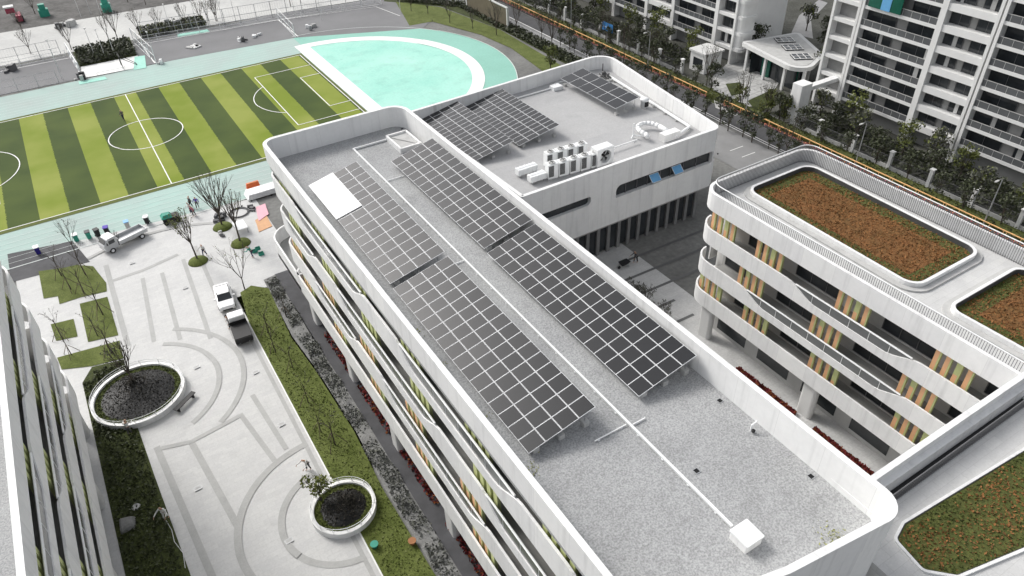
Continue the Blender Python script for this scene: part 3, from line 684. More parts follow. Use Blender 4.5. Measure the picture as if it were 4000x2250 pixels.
# ------------------------------------------------------------------ solar arrays
def solar_array(label, x0, x1, y0, y1, ncol, nrow, zl, zh, zroof, legs=True, group='solar arrays on the roofs', covered=None, gapcol=None):
    t = thing('solar_array', label, 'solar array', ((x0+x1)/2, (y0+y1)/2, zroof), 0, group)
    w_ = (x1-x0); pw = w_/ncol; ph = (y1-y0)/nrow; sl_ = (zh-zl)/w_; th = math.atan(sl_); tilt = Matrix.Rotation(-th, 4, 'Y')
    hw = pw/math.cos(th)/2-.012; hh = ph/2-.008; fr = .021
    m = MB(); m.box(-hw, hw, -hh, hh, -.035, 0, 1)
    for q in ((-hw+fr, hw-fr, -hh+fr, hh-fr),):
        m.face([(q[0], q[2], .003), (q[1], q[2], .003), (q[1], q[3], .003), (q[0], q[3], .003)], 0)
    me = None
    for i in range(nrow):
        for j in range(ncol):
            if me is None:
                o = obj('solar_panel', m, [PVM, PVF], None); me = o.data
            else:
                o = bpy.data.objects.new('solar_panel', me); col.objects.link(o)
            o.parent = t; cx_ = x0+(j+.5)*pw; cy_ = y0+(i+.5)*ph
            o.matrix_local = Matrix.Translation((cx_-(x0+x1)/2, cy_-(y0+y1)/2, zl+(cx_-x0)*sl_-zroof)) @ tilt @ Matrix.Rotation(random.gauss(0, .006), 4, 'X') @ Matrix.Rotation(random.gauss(0, .006), 4, 'Y')
    if legs:
        k = max(2, int(nrow/4)+1)
        for a in range(k):
            yy = y0+.35+(y1-y0-.7)*a/(k-1); f_ = MB(); b_ = MB()
            b_.tube((x0+.1, yy, zl-.07), (x1-.1, yy, zh-.07-.0), .03, .03, 4)
            for q in (.14, .52, .90):
                xx = x0+w_*q; zz = zl+w_*q*sl_-.06
                b_.tube((xx, yy, zroof+.3), (xx, yy, zz), .032, .032, 5)
                if q > .2: b_.tube((xx, yy, zroof+.35), (xx-.5, yy, zz-.15), .02, .02, 4)
                f_ = MB(); f_.prism(rounded([(xx-.2,yy-.2),(xx+.2,yy-.2),(xx+.2,yy+.2),(xx-.2,yy+.2)], .04, 2), zroof, zroof+.34); obj('footing_block', f_, CONC, t)
            obj('support_frame', b_, STEEL, t)
        p_ = MB()
        for q in (.12, .38, .62, .88): p_.tube((x0+w_*q, y0+.05, zl+w_*q*sl_-.045), (x0+w_*q, y1-.05, zl+w_*q*sl_-.045), .022, .022, 4)
        obj('purlin_frame', p_, STEEL, t)
    if covered:  # bright glare on the panels, built as an opaque white sheet
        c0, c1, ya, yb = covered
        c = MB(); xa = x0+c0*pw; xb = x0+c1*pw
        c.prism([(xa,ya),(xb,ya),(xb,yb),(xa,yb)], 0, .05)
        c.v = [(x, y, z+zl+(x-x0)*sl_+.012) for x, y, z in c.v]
        co_ = obj('glare_sheet', c, WHITE2, t); co_['label'] = 'glare on two columns of panels, built as a plain white sheet'
    return t
solar_array('near left solar array on the long roof, beside the lime screened gallery edge', 13.62, 18.05, 22.0, 39.4, 4, 16, 18.62, 19.65, 18.15)
solar_array('far left solar array on the long roof, partly white with glare built as a sheet', 13.68, 18.12, 39.98, 56.5, 4, 15, 18.62, 19.65, 18.15, covered=(-.05, 2.0, 50.1, 56.6))
solar_array('near right solar array on the long roof, nearest the sedum garden', 21.2, 25.5, 22.0, 39.4, 4, 16, 18.62, 19.65, 18.15)
solar_array('far right solar array on the long roof, beside the small roof curb', 21.32, 25.6, 40.0, 56.6, 4, 15, 18.62, 19.65, 18.15)
solar_array('solar array on the hall roof nearest the long building', 34.2, 39.7, 65.6, 79.0, 4, 15, 10.55, 11.6, 10.1)
solar_array('solar array on the hall roof next to the open empty screed', 40.6, 46.3, 66.0, 79.0, 4, 15, 10.55, 11.6, 10.1)
solar_array('narrow solar array raised on legs by the hall outer parapet', 54.9, 58.6, 66.4, 78.2, 2, 6, 11.2, 11.75, 10.1)

# ------------------------------------------------------------------ things on the roofs
Z = 18.15
m = MB(); m.box(19.58, 19.72, 13.0, 61.5, Z+.06, Z+.2); m.box(19.72, 23.0, 61.38, 61.5, Z+.06, Z+.2)
for y in range(14, 62, 2): m.box(19.55, 19.75, y, y+.12, Z, Z+.07)
tag(obj('cable_tray', m, WHITE2), 'long white cable tray running down the middle of the long roof', 'cable tray')
for y, x0, x1, lb_ in ((40.0, 18.0, 19.5, 'short white cable tray from the gap in the left solar arrays'), (21.0, 17.3, 19.5, 'thin white cable tray at the near end of the left solar array'), (20.8, 19.8, 20.7, 'thin white cable stub pointing at the near right solar array'), (54.2, 19.8, 21.4, 'white cable branch reaching the far right solar array')):
    m = MB(); m.box(x0, x1, y-.03, y+.03, Z+.07, Z+.12)
    for i in range(2): m.box(x0+.2+(x1-x0-.6)*i, x0+.32+(x1-x0-.6)*i, y-.06, y+.06, Z, Z+.075)
    tag(obj('cable_tray', m, WHITE2), lb_, 'cable tray')
t = thing('roof_hatch', 'square white hatch box at the end of the long cable tray', 'roof hatch', (19.68, 12.15, Z))
m = MB(); m.prism(rounded([(19.13,11.62),(20.2,11.62),(20.2,12.68),(19.13,12.68)], .04, 2), Z, Z+.55); obj('box_body', m, WHITE, t)
m = MB(); m.prism(rounded([(19.08,11.57),(20.25,11.57),(20.25,12.73),(19.08,12.73)], .06, 2), Z+.552, Z+.64); obj('lid', m, WHITE2, t)
t = thing('roof_curb', 'low white rectangular upstand behind the far right solar array', 'roof upstand', (24.2, 60.0, Z))
m = MB(); p_ = rounded([(23.0,58.2),(25.2,58.2),(25.2,61.6),(23.0,61.6)], .1, 2); m.ring(p_, inset(p_, .2), Z, Z+.5); obj('upstand_wall', m, WHITE, t)
m = MB(); m.prism(inset(p_, .21), Z, Z+.32); obj('cover_slab', m, CONC, t)
t = thing('vent_pipe', 'small white vent pipe with a dark cap near the right parapet', 'vent pipe', (25.0, 16.9, Z))
m = MB(); m.lathe([(.07,0),(.07,.5),(.05,.55)], (25.0,16.9,Z), 10); m.tube((25.0,16.9,Z+.5), (25.35,16.9,Z+.62), .05, .05, 8); obj('pipe', m, WHITE2, t)
m = MB(); m.lathe([(.10,0),(.12,.1),(.04,.16)], (25.0,16.75,Z+.1), 8); obj('cap', m, BLACK, t)
def moss(pts, z, label):
    m = MB()
    for cx_, cy_, r, n in pts:
        for _ in range(n): m.leaf((cx_+random.gauss(0, r), cy_+random.gauss(0, r), z+random.uniform(.01,.06)), random.uniform(.05,.12), 0, .6)
    o = obj('moss', m, mat('pale_moss', (.30,.31,.12), .95, .2, 3), None, 'stuff'); return o
moss([(23.4,9.9,.35,120),(22.8,9.6,.25,50),(13.4,21.4,.3,60),(13.2,26,.25,25),(13.2,31,.2,20),(13.2,35,.25,25)], Z, '')
# hall roof plant
Z = 10.1
def ac_unit(label='white outdoor air conditioning unit with black louvres on the hall roof'):
    t = proto('air_conditioner', label, 'air conditioner', 'air conditioners on the hall roof')
    m = MB(); m.prism(rounded([(-.62,-.42),(.62,-.42),(.62,.42),(-.62,.42)], .05, 2), .18, 1.85); obj('casing', m, WHITE2, t)
    m = MB()
    for i in range(7): m.box(-.55+i*.09, -.50+i*.09, -.45, -.40, .45, 1.65)
    m.box(-.56, .06, -.44, -.419, .42, .46); m.box(-.56, .06, -.44, -.419, 1.64, 1.68); obj('louvre_grille', m, BLACK, t)
    m = MB(); m.lathe([(.36,0),(.38,.1),(.30,.13)], (0,0,1.85), 14); f_ = obj('fan_ring', m, GREYW, t)
    m = MB()
    for k in range(4): m.obox((.14*math.cos(k*1.571), .14*math.sin(k*1.571)), (math.cos(k*1.571), math.sin(k*1.571)), (-math.sin(k*1.571), math.cos(k*1.571)), .15, .05, 1.985, 1.995)
    obj('fan_blade', m, BLACK, f_)
    m = MB(); m.box(-.6, .6, -.38, -.3, 0, .18); m.box(-.6, .6, .3, .38, 0, .18); m.box(-.05,.05,-.38,.38,.05,.17); obj('base_frame', m, STEEL, t)
    return t
st = Stamp(ac_unit())
for i in range(5): st(39.9+i*1.32, 58.3-i*.16, Z, -.09)
for i in range(4): st(41.2+i*1.32, 60.5-i*.1, Z, -.09)
t = thing('fan_unit', 'large square fan housing with round black fan at the end of the air conditioner row', 'fan', (45.6,57.6,Z))
m = MB(); wall_with_holes(m, [(45.0,Z+.3),(47.2,Z+.3),(47.2,Z+2.3),(45.0,Z+2.3)], [circle(46.1, Z+1.3, .78, 20)], 56.9, .8); m.box(45.0, 47.2, 57.71, 58.2, Z+.3, Z+2.3); m.box(45.05,47.15,57.0,58.1,Z+2.301,Z+2.34); obj('housing', m, WHITE2, t)
m = MB(); 
for k in range(5):
    a = k*1.257; m.face([(46.1,57.2,Z+1.3),(46.1+.7*math.cos(a),57.15,Z+1.3+.7*math.sin(a)),(46.1+.7*math.cos(a+.6),57.3,Z+1.3+.7*math.sin(a+.6))])
m.tube((46.1,57.1,Z+1.3),(46.1,57.6,Z+1.3),.14,.14,8); obj('fan', m, BLACK, t)
m = MB(); m.box(45.1,45.25,57.0,58.1,Z,Z+.3); m.box(46.95,47.1,57.0,58.1,Z,Z+.3); m.box(45.25,46.95,57.5,57.6,Z+.1,Z+.29); obj('base_frame', m, STEEL, t)
for i, (a, b, y, lb_) in enumerate(((36.9, 39.4, 60.6, 'ribbed white air duct left of the upper air conditioners'), (37.2, 39.2, 58.6, 'ribbed white air duct at the left end of the air conditioner row'))):
    t = thing('air_duct', lb_, 'air duct', ((a+b)/2, y, Z))
    m = MB(); m.box(a, b, y-.4, y+.4, Z+.3, Z+.95); obj('duct_body', m, WHITE2, t)
    m = MB()
    for q in range(5): m.box(a+.1+q*(b-a-.3)/4, a+.18+q*(b-a-.3)/4, y-.44, y+.44, Z+.27, Z+.99)
    m.box(a, b, y-.05, y+.05, Z+.955, Z+1.0); obj('duct_flange', m, PVF, t)
    for q in (a+.3, b-.3):
        m = MB(); m.box(q-.05, q+.05, y-.38, y+.38, Z, Z+.3); obj('leg', m, STEEL, t)
t = thing('bent_duct', 'fat white bent duct curling over the hall roof near the corner', 'air duct', (55.2,60.4,Z))
m = MB(); pts = [(53.9+ .0,59.0,Z+.5)]+[(55.3-1.35*math.cos(a)*1.0, 60.2+1.7*math.sin(a), Z+.7) for a in [math.radians(-20+20*i) for i in range(11)]]+[(56.7,58.4,Z+.6)]
for a, b in zip(pts[:-1], pts[1:]): m.tube(a, b, .27, .27, 10)
obj('duct_body', m, WHITE2, t, smooth=True)
m = MB(); m.box(55.2,57.6,57.6,58.6,Z,Z+.9); obj('plenum_box', m, WHITE, t)
m = MB(); m.tube((53.0,60.6,Z),(53.0,60.6,Z+1.9),.09,.09,8); m.tube((53.0,60.6,Z+1.5),(54.2,60.4,Z+1.5),.07,.07,8); m.tube((52.2,60.0,Z+.4),(53.0,60.6,Z+.4),.08,.08,8); m.tube((53.0,60.6,Z+.4),(54.0,59.6,Z+.4),.08,.08,8); obj('riser_pipe', m, WHITE2, t)
t = thing('pipe_run', 'long white lagged pipe along the hall outer parapet', 'pipe', (60.2,68,Z))
m = MB(); m.tube((61.9,77.6,Z+.35),(60.0,58.6,Z+.35),.17,.17,8); m.tube((60.0,58.6,Z+.35),(56.9,57.6,Z+.35),.17,.17,8); obj('pipe', m, WHITE2, t)
for i in range(9):
    m = MB(); q = i/8; x = 61.9-1.9*q; y = 77.4-18.6*q; m.box(x-.25,x+.25,y-.1,y+.1,Z,Z+.22); obj('support_block', m, CONC, t)
m = MB(); m.box(46.6,53.2,78.0,78.14,Z+.05,Z+.2); m.box(53.2,54.6,77.2,78.3,Z,Z+.5); m.box(54.6,60.6,79.0,79.14,Z+.05,Z+.2); m.box(54.5,54.62,78.3,79.14,Z+.05,Z+.2)
tag(obj('cable_tray', m, WHITE2), 'white cable tray with a junction box crossing the far side of the hall roof', 'cable tray')
m = MB(); m.box(39.75,40.6,78.6,78.74,Z+.05,Z+.22); m.box(39.75,39.9,77.4,78.6,Z+.05,Z+.22); tag(obj('cable_tray', m, WHITE2), 'short white cable tray between the two hall solar arrays', 'cable tray')
m = MB(); m.box(47.4,52.6,59.3,59.42,Z+.4,Z+.52); m.tube((48,59.36,Z),(48,59.36,Z+.42),.03,.03,5); m.tube((52,59.36,Z),(52,59.36,Z+.42),.03,.03,5); tag(obj('cable_tray', m, WHITE2), 'white cable tray from the fan housing to the bent duct', 'cable tray')
t = thing('vent_stack', 'white round vent stack with a dark opening beside the narrow solar array', 'vent stack', (59.6,66.5,Z))
m = MB(); m.lathe([(.45,0),(.45,.9),(.6,.95),(.6,1.15),(.3,1.3)], (59.6,66.5,Z), 14); obj('stack', m, WHITE2, t, smooth=True)
m = MB(); m.box(59.35,59.9,65.98,66.1,Z+.25,Z+.85); obj('opening', m, BLACK, t)
t = thing('pump_set', 'dark pipes and pumps on a plinth at the far corner of the hall roof', 'pump', (60.9,76.3,Z))
m = MB(); m.box(59.9,62.0,75.4,77.6,Z,Z+.25); obj('plinth', m, CONC, t)
m = MB()
for i in range(4): m.tube((60.2+i*.45,75.7,Z+.4),(60.2+i*.45,77.2,Z+.4+.3*(i%2)),.1,.1,8)
m.tube((60.1,76.4,Z+.6),(61.9,76.6,Z+.6),.1,.1,8); m.lathe([(.28,0),(.28,.7),(.1,.8)], (61.2,76.9,Z+.25), 10); m.tube((61.2,77.2,Z+.3),(61.2,77.2,Z+2.0),.07,.07,6); obj('pipework', m, mat('dark_pipe', (.09,.09,.09), .5, .2, 3), t)

# ------------------------------------------------------------------ trees and shrubs
def branches(mb, p, d, L, r, depth, tips, spread=.45, nb=2, up=.25):
    q = p+d*L; mb.tube(p, q, r, r*.68, 5 if depth > 1 else 4, 0, False)
    tips.append(q)
    if depth == 0: return
    for k in range(nb if depth < 3 else nb+1):
        e = (d+Vector((random.gauss(0, spread), random.gauss(0, spread), random.gauss(up, .2)))).normalized()
        branches(mb, q, e, L*random.uniform(.62, .85), r*.64, depth-1, tips, spread, nb, up)
def bare_tree(name, label, h=5.0, stems=6, leaves=40, lm=None, group=None, trunk=1.3, z0=0.0, r=.085):
    t = proto(name, label, 'tree', group)
    m = MB(); m.tube((0,0,z0), (.04,.03,trunk), r, r*.8, 7, 0, False); obj('trunk', m, BARK, t)
    m = MB(); tips = []
    for k in range(stems):
        a = k*6.283/stems+random.uniform(-.3, .3); s_ = random.uniform(.22, .5)
        d = Vector((math.cos(a)*s_, math.sin(a)*s_, 1)).normalized()
        branches(m, Vector((.04,.03,trunk-.12)), d, (h-trunk)*.38, r*.55, 3, tips, .22, 2, .25)
    c = obj('crown', m, BARK, t)
    if leaves:
        l = MB()
        for _ in range(leaves):
            q = random.choice(tips[len(tips)//4:]); l.leaf(q+Vector((random.gauss(0,.12), random.gauss(0,.12), random.gauss(0,.12))), random.uniform(.10,.2))
        obj('leaves', l, lm or LEAFB, c)
    return t
def leafy_tree(name, label, h, cr, n, lm, trunk=1.6, group=None, squash=.8, ls=.34, clumps=14):
    t = proto(name, label, 'tree', group)
    m = MB(); m.tube((0,0,0), (0,0,trunk), .13*h/5, .09*h/5, 7, 0, False)
    cl = []
    for k in range(clumps):
        a = random.uniform(0, 6.283); rr = cr*math.sqrt(random.random())*.85; zz = trunk+.3+(h-trunk-.3)*random.random()
        rr *= 1-.45*abs((zz-trunk)/(h-trunk)-.4); c = Vector((rr*math.cos(a), rr*math.sin(a), zz)); cl.append((c, random.uniform(.26, .48)*cr))
        m.tube((0,0,trunk*random.uniform(.7, 1)), c, .05*h/5, .018, 4, 0, False)
    obj('trunk', m, BARK, t)
    l = MB()
    for _ in range(n):
        c, r = random.choice(cl); d = Vector((random.gauss(0,1), random.gauss(0,1), random.gauss(0,squash))); d.normalize()
        l.leaf(c+d*r*random.uniform(.55, 1.05), ls*random.uniform(.6, 1.2), 0 if random.random() < .75 else 1)
    obj('crown', l, lm, t)
    return t
def lawn_sapling():
    t = proto('young_tree', 'slim young tree tied to a tripod of stakes on the lawn', 'tree', 'young staked trees on the lawns')
    m = MB(); m.tube((0,0,0), (.05,.02,2.6), .06, .035, 6, 0, False); obj('trunk', m, BARK, t)
    m = MB(); tips = []
    for k in range(5):
        a = k*1.3; branches(m, Vector((.03,.02,1.7+.16*k)), Vector((math.cos(a)*.5, math.sin(a)*.5, 1)).normalized(), .75, .022, 2, tips, .25, 2, .2)
    c = obj('crown', m, BARK, t); l = MB()
    for _ in range(26): l.leaf(random.choice(tips)+Vector((random.gauss(0,.1),)*3), .11)
    obj('leaves', l, LEAFC, c)
    for k in range(3):
        a = k*2.094+.4; m = MB(); m.tube((.95*math.cos(a), .95*math.sin(a), 0), (.1*math.cos(a), .1*math.sin(a), 1.45), .035, .03, 5); obj('stake', m, STAKE, t)
    return t
sap = Stamp(lawn_sapling())
for (x, y) in ((-10.1,71.0),(-7.6,81.5),(-9.4,86.6),(-6.4,76.2),(-7.4,72.7),(-10.6,74.4),(-8.8,83.2),(-7.0,85.2),(-6.6,69.0)): sap(x, y, .05, random.uniform(0, 6), sc=random.uniform(.9, 1.2))
for (u, v) in ((1050,1303),(1078,1380),(1145,1440),(1205,1575),(1255,1690),(1310,1740),(1120,1240)):
    x, y = P(u, v); sap(x, y, .05, random.uniform(0, 6), sc=random.uniform(.85, 1.1))
gt = 'bare trees on the plaza'
def mound(x, y, r, label):
    m = MB(); m.lathe([(r,0),(r*.92,.18),(r*.6,.38),(r*.2,.46),(.01,.47)], (x,y,.03), 24); o = obj('grass_mound', m, LAWN, smooth=True); tag(o, label, 'mound', 'grass mounds under plaza trees')
mound(4.7, 80.5, 1.15, 'small round grass mound under the tree with pale green leaves'); mound(10.0, 81.4, 1.2, 'small round grass mound under the tree by the white table'); mound(9.1, 86.4, 1.2, 'small round grass mound under the bushy bare tree near the track')
b = bare_tree('plaza_tree', 'slim leafless tree with a vase of upright branches and a few olive leaf clumps', 6.2, 7, 260, LEAFB, gt, 2.4, r=.1); b.location = (4.7,80.5,.4); b.rotation_euler = (0,-.06,0)
b = bare_tree('plaza_tree', 'dark trunked tree with dense fine twigs on the mound by the white table', 6.6, 9, 60, LEAFB, gt, 2.6, r=.12); b.location = (10.0,81.4,.4)
b = bare_tree('plaza_tree', 'leafless tree with a wide spray of grey twigs nearest the running track', 6.8, 11, 30, LEAFC, gt, 1.6, r=.12); b.location = (9.1,86.4,.4)
b = bare_tree('plaza_tree', 'thin bare tree at the far tip of the lawn strip behind the white car', 6.0, 5, 40, LEAFB, gt, 1.5, r=.07); b.location = (7.8,72.0,.05)
b = bare_tree('plaza_tree', 'bare branching tree growing from the dark mound in the larger ring planter', 4.6, 9, 120, LEAFC, gt, 1.2, 0, .09); b.location = (-5.4,61.9,1.3)
b = bare_tree('plaza_tree', 'thin bare tree beside the dark paved apron and wheelie bins', 5.0, 5, 16, LEAFC, gt, 1.6, r=.06); b.location = (-7.4,90.4,.03)
b = leafy_tree('plaza_tree', 'yellow green leafy tree at the edge of the smaller ring planter', 4.0, 1.15, 520, [LEAFB, mat('leaf_lime', (.20,.22,.05), .7, .3, 2)], 1.0, None, .7, .2, 12); b.location = (5.0,39.9,.42)

# street trees and shrubs by the residential wall
street = [Stamp(leafy_tree('street_tree', 'bushy tree in the planted strip before the apartments', h, r, n, lm_, tk, 'bushy trees along the apartment garden', .8, ls, c))
          for h, r, n, tk, ls, c, lm_ in ((5.4,2.1,620,1.6,.36,16,[LEAFA,LEAFC]), (4.6,1.7,520,1.4,.34,13,[LEAFC,LEAFB]), (5.8,2.2,600,1.9,.36,16,[LEAFB,LEAFA]))]
thin = Stamp(bare_tree('roadside_tree', 'tall thin nearly bare street tree beside the road', 7.5, 7, 150, LEAFA, 'thin trees along the road', 2.4, r=.09))
random.seed(21)
for i in range(38):
    y = 27+i*2.95+random.uniform(-.8,.8); x = random.uniform(90.2, 95.6)
    if 68 < y < 93: continue
    street[i % 3](x, y, 0, random.uniform(0, 6), sc=random.uniform(.65, 1.05))
for (u, v) in ((2365,178),(2435,245),(2555,245),(2785,340),(2895,425),(2990,470),(3035,640)):
    x, y = P(u, v); thin(max(min(x, 87.5), 79), y, 0, random.uniform(0, 6), sc=random.uniform(.75, 1.0))
for y in (132,124,117,112,136,141,149,156,163): thin(random.uniform(76,79.5), y, 0, random.uniform(0,6), sc=random.uniform(.8,1.1))
lim = Stamp(leafy_tree('round_tree', 'rounded olive green tree by the entrance paving', 4.5, 1.7, 700, [LEAFB, LEAFA], 1.2, 'olive trees near the apartment entrance', .8, .32, 14))
for (u, v) in ((3010,420),(3060,455),(2890,395),(2985,450),(2150,255)): lim(*P(u, v+20), 0, random.uniform(0,6), sc=random.uniform(.7,1.0))
for i, (x, y) in enumerate(((104,73),(107,66),(112,74),(118,84),(122,92),(128,84),(118,68),(125,72),(110,95),(116,98),(133,92),(131,76),(103,88),(109,101),(138,84))): street[i % 3](x, y, 0, i, sc=random.uniform(.9,1.3))
# low shrubs as ground cover in the garden strip
m = MB()
random.seed(5)
for i in range(14000):
    x = random.uniform(88.9, 96.2); y = random.uniform(24, 142)
    if 70 < y < 93 and x < 104: continue
    m.leaf((x, y, .1+.9*random.random()*abs(math.sin(x*1.3)*math.cos(y*.6))), random.uniform(.25,.5), 0 if random.random() < .7 else 1, .3)
obj('ground_cover', m, [LEAFA, LEAFC], None, 'stuff')
m = MB()
for i in range(7000):
    y = random.uniform(22, 140); x = random.uniform(85.3, 87.2); m.leaf((x, y, random.uniform(.3,.95)), random.uniform(.18,.35), 0 if random.random() < .5 else 1, .3)
m.box(85.5, 87.0, 22, 140, 0, .7, 0); obj('hedge', m, [HEDGE, LEAFA], None, 'stuff')
m = MB()
for i in range(2600):
    x, y = random.uniform(1.4, 11.4), random.uniform(158.4, 167.5); m.leaf((x, y, random.uniform(.1,1.3)), random.uniform(.3,.6), 0 if random.random() < .6 else 1, .3)
for i in range(2600):
    x, y = random.uniform(14, 27), random.uniform(167.6, 172.5); m.leaf((x, y, random.uniform(.1,1.2)), random.uniform(.3,.6), 1 if random.random() < .8 else 2, .3)
obj('shrub_bed', m, [LEAFA, LEAFC, LEAFB], None, 'stuff')
m = MB()
for i in range(6000):
    y = random.uniform(96, 158); q = (y-96)/62; x = 76.8+random.uniform(-1.4,1.4)-max(0, (y-146))*.75; m.leaf((x, y, random.uniform(.1,.9)), random.uniform(.25,.5), 0 if random.random() < .8 else 1, .3)
obj('shrub_strip', m, [LEAFA, LEAFC], None, 'stuff')
m = MB()
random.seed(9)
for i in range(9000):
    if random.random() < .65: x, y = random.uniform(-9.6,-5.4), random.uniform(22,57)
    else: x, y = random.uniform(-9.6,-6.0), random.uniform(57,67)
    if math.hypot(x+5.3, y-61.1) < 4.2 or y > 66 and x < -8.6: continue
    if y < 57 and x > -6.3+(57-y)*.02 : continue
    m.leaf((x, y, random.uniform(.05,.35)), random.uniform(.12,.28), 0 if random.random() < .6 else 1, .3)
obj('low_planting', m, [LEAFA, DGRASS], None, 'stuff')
m = MB()
for i in range(5000):
    y = random.uniform(20, 71); x = random.uniform(6.7, 9.7)
    if math.hypot(x-6.25, y-38.4) < 2.7: continue
    m.leaf((x, y, random.uniform(.07,.13)), random.uniform(.08,.18), 0 if random.random() < .6 else 1, .4)
obj('grass_tufts', m, [LAWN, LEAFB], None, 'stuff')

# ------------------------------------------------------------------ apartments
def apartment(label, x, bays, floors, z0, fh, yend, depth, endwall=None):
    """block with its front on the plane x facing -x; bays: (y_lo, y_hi, kind)"""
    ys = [b[0] for b in bays]+[b[1] for b in bays]; ya, yb = min(ys), max(ys)
    t = thing('apartment_block', label, 'apartment block', (x+depth/2, (ya+yb)/2, 0))
    c = MB(); c.box(x+1.3, x+depth, ya, yb, -.1, z0+floors*fh+1.0); obj('core_wall', c, mat('apartment_wall', (.27,.27,.265), .85, .12, .4) if 'apartment_wall' not in bpy.data.materials else bpy.data.materials['apartment_wall'], t)
    WH = bpy.data.materials.get('apartment_white') or mat('apartment_white', (.72,.72,.71), .7, .05, .5)
    nwin = 0
    for (a, b, kind) in bays:
        for k in range(floors):
            z = z0+k*fh; w_ = b-a
            m = MB()
            if kind == 'balcony':
                m.box(x+.06, x+1.31, a, b, z-.16, z+.06); m.box(x, x+.14, a, b, z-.28, z+.16)
                obj('balcony_slab', m, WH, t)
                if k < floors-1:
                    g = MB(); g.box(x+.06, x+.085, a+.05, b-.05, z+.17, z+1.0); r_ = MB(); r_.box(x+.03, x+.10, a, b, z+1.0, z+1.06)
                    for q in range(int(w_/1.3)+1): r_.box(x+.04, x+.08, a+.05+q*1.3, a+.09+q*1.3, z+.16, z+1.0)
                    bg_ = obj('balustrade', g, bpy.data.materials.get('smoked_glass') or mat('smoked_glass', (.11,.115,.12), .2, .12, .5, spec=.5), t); obj('handrail', r_, GREYW, bg_)
            else:
                hb_ = .9 if kind == 'window' else .55
                m.box(x+.0, x+1.31, a, b, z-.35, z-.35+hb_); obj('spandrel_band', m, WH, t)
            if k == floors-1: continue
            spans = [(a+.25, a+w_*.42), (a+w_*.58, b-.25)] if w_ > 5 else [(a+.5, b-.6)]
            for (s0, s1) in spans:
                nwin += 1
                if nwin > 100: continue
                xx = x+1.3 if kind == 'balcony' else x+.9
                if kind != 'balcony' and nwin % 1 == 0:
                    pass
                wv = MB(); wv.box(x+1.20, x+1.32, s0, s1, z+.25, z+fh-.45); wo_ = obj('window', wv, GLASS, t)
                f_ = MB(); f_.box(x+1.15, x+1.24, s0-.06, s0, z+.2, z+fh-.4); f_.box(x+1.15, x+1.24, s1, s1+.06, z+.2, z+fh-.4); f_.box(x+1.15, x+1.24, s0-.06, s1+.06, z+fh-.45, z+fh-.39); f_.box(x+1.17, x+1.24, (s0+s1)/2-.03, (s0+s1)/2+.03, z+.2, z+fh-.4); f_.box(x+1.15, x+1.24, s0-.06, s1+.06, z+.19, z+.25)
                obj('window_frame', f_, DARKW, wo_)
                if random.random() < .35:
                    cu = MB(); q0 = random.uniform(s0, s1-.6); cu.box(x+1.12, x+1.17, q0, q0+random.uniform(.3,.7), z+.3, z+fh-.5); obj('curtain', cu, CONC if random.random() < .6 else OFFW, wo_)
        for yy in (a, b):
            pw = .5
            p_ = MB(); p_.box(x-.12, x+1.35, yy-pw*.4, yy+pw*.4, -.1, z0+floors*fh+.8)
            obj('pillar', p_, WH, t)
    if endwall:
        e = MB(); e.box(x+1.4, x+depth+.1, ya-.35 if endwall < 0 else yb, ya if endwall < 0 else yb+.35, -.1, z0+floors*fh+.9); obj('end_wall', e, WH, t)
    return t
random.seed(3)
apartment('tall white apartment block with balconies filling the upper right corner', 96.7,
          [(14,27,'balcony'),(27.4,34,'window'),(34.4,45.6,'balcony'),(46.2,52.8,'window'),(53.2,64.4,'balcony'),(64.9,69.0,'narrow')], 11, 2.75, 2.7, None, 14)
a1 = apartment('farther white apartment block with a blank end wall beyond the skylit canopy', 98.3,
          [(128,139,'balcony'),(121.6,127.6,'window'),(111.6,121.2,'balcony'),(104.2,111.2,'window'),(93.2,103.8,'balcony'),(88.6,92.8,'narrow')], 9, 2.75, 2.7, None, 12, -1)
m = MB()
for k in range(9): m.prism(rounded([(98.4,86.6),(101.5,86.6),(101.5,88.5),(98.4,88.5)], [1.2,.1,.1,.1], 5), 2.75+k*2.7-.3, 2.75+k*2.7+.3)
m.prism(rounded([(98.6,86.9),(101.3,86.9),(101.3,88.4),(98.6,88.4)], [1.0,.1,.1,.1], 5), 2.4, 24.4); obj('corner_balcony', m, bpy.data.materials['apartment_white'], a1)


# canopy with skylights at the residential entrance
cp = rounded([(95.2,70.3),(104.0,74.0),(109.2,83.8),(97.8,86.2)], [2.6,.6,.8,.6], 6)
t = thing('entrance_canopy', 'pale flat canopy roof with three gridded skylights between the apartment blocks', 'canopy', (101, 79, 0))
m = MB(); m.prism(cp, 4.1, 4.75); obj('roof', m, OFFW, t)
m = MB(); m.prism(inset(cp, .7), 4.752, 4.80); obj('roof_sheet', m, CONC, t)
for (cx_, cy_) in ((103.9,82.2),(102.2,79.0),(100.2,75.4)):
    k = MB(); k.obox((cx_,cy_), (.5,.87), (-.87,.5), 1.15, 1.5, 4.80, 4.98); sk = obj('skylight', k, GLASS, t)
    k = MB()
    for q in (-1.0,-.35,.35,1.0): k.obox((cx_-.87*q*1.4, cy_+.5*q*1.4), (.5,.87), (-.87,.5), 1.2, .04, 4.981, 5.03)
    for q in (-1.0,0,1.0): k.obox((cx_+.5*q*1.1, cy_+.87*q*1.1), (.5,.87), (-.87,.5), .04, 1.5, 4.983, 5.04)
    obj('skylight_bar', k, bpy.data.materials['apartment_white'], sk)
for i, (x, y) in enumerate(((98.3,84.8),(97.8,80.3),(97.1,75.6),(97.6,72.2),(102.6,75.2),(107.4,83.0))):
    k = MB(); k.box(x-.2, x+.2, y-.2, y+.2, 0, 4.1); obj('column', k, bpy.data.materials['apartment_white'], t)
k = MB(); k.prism(inset(cp, 2.4), 0, 4.1); obj('glazed_hall', k, GLASS, t)
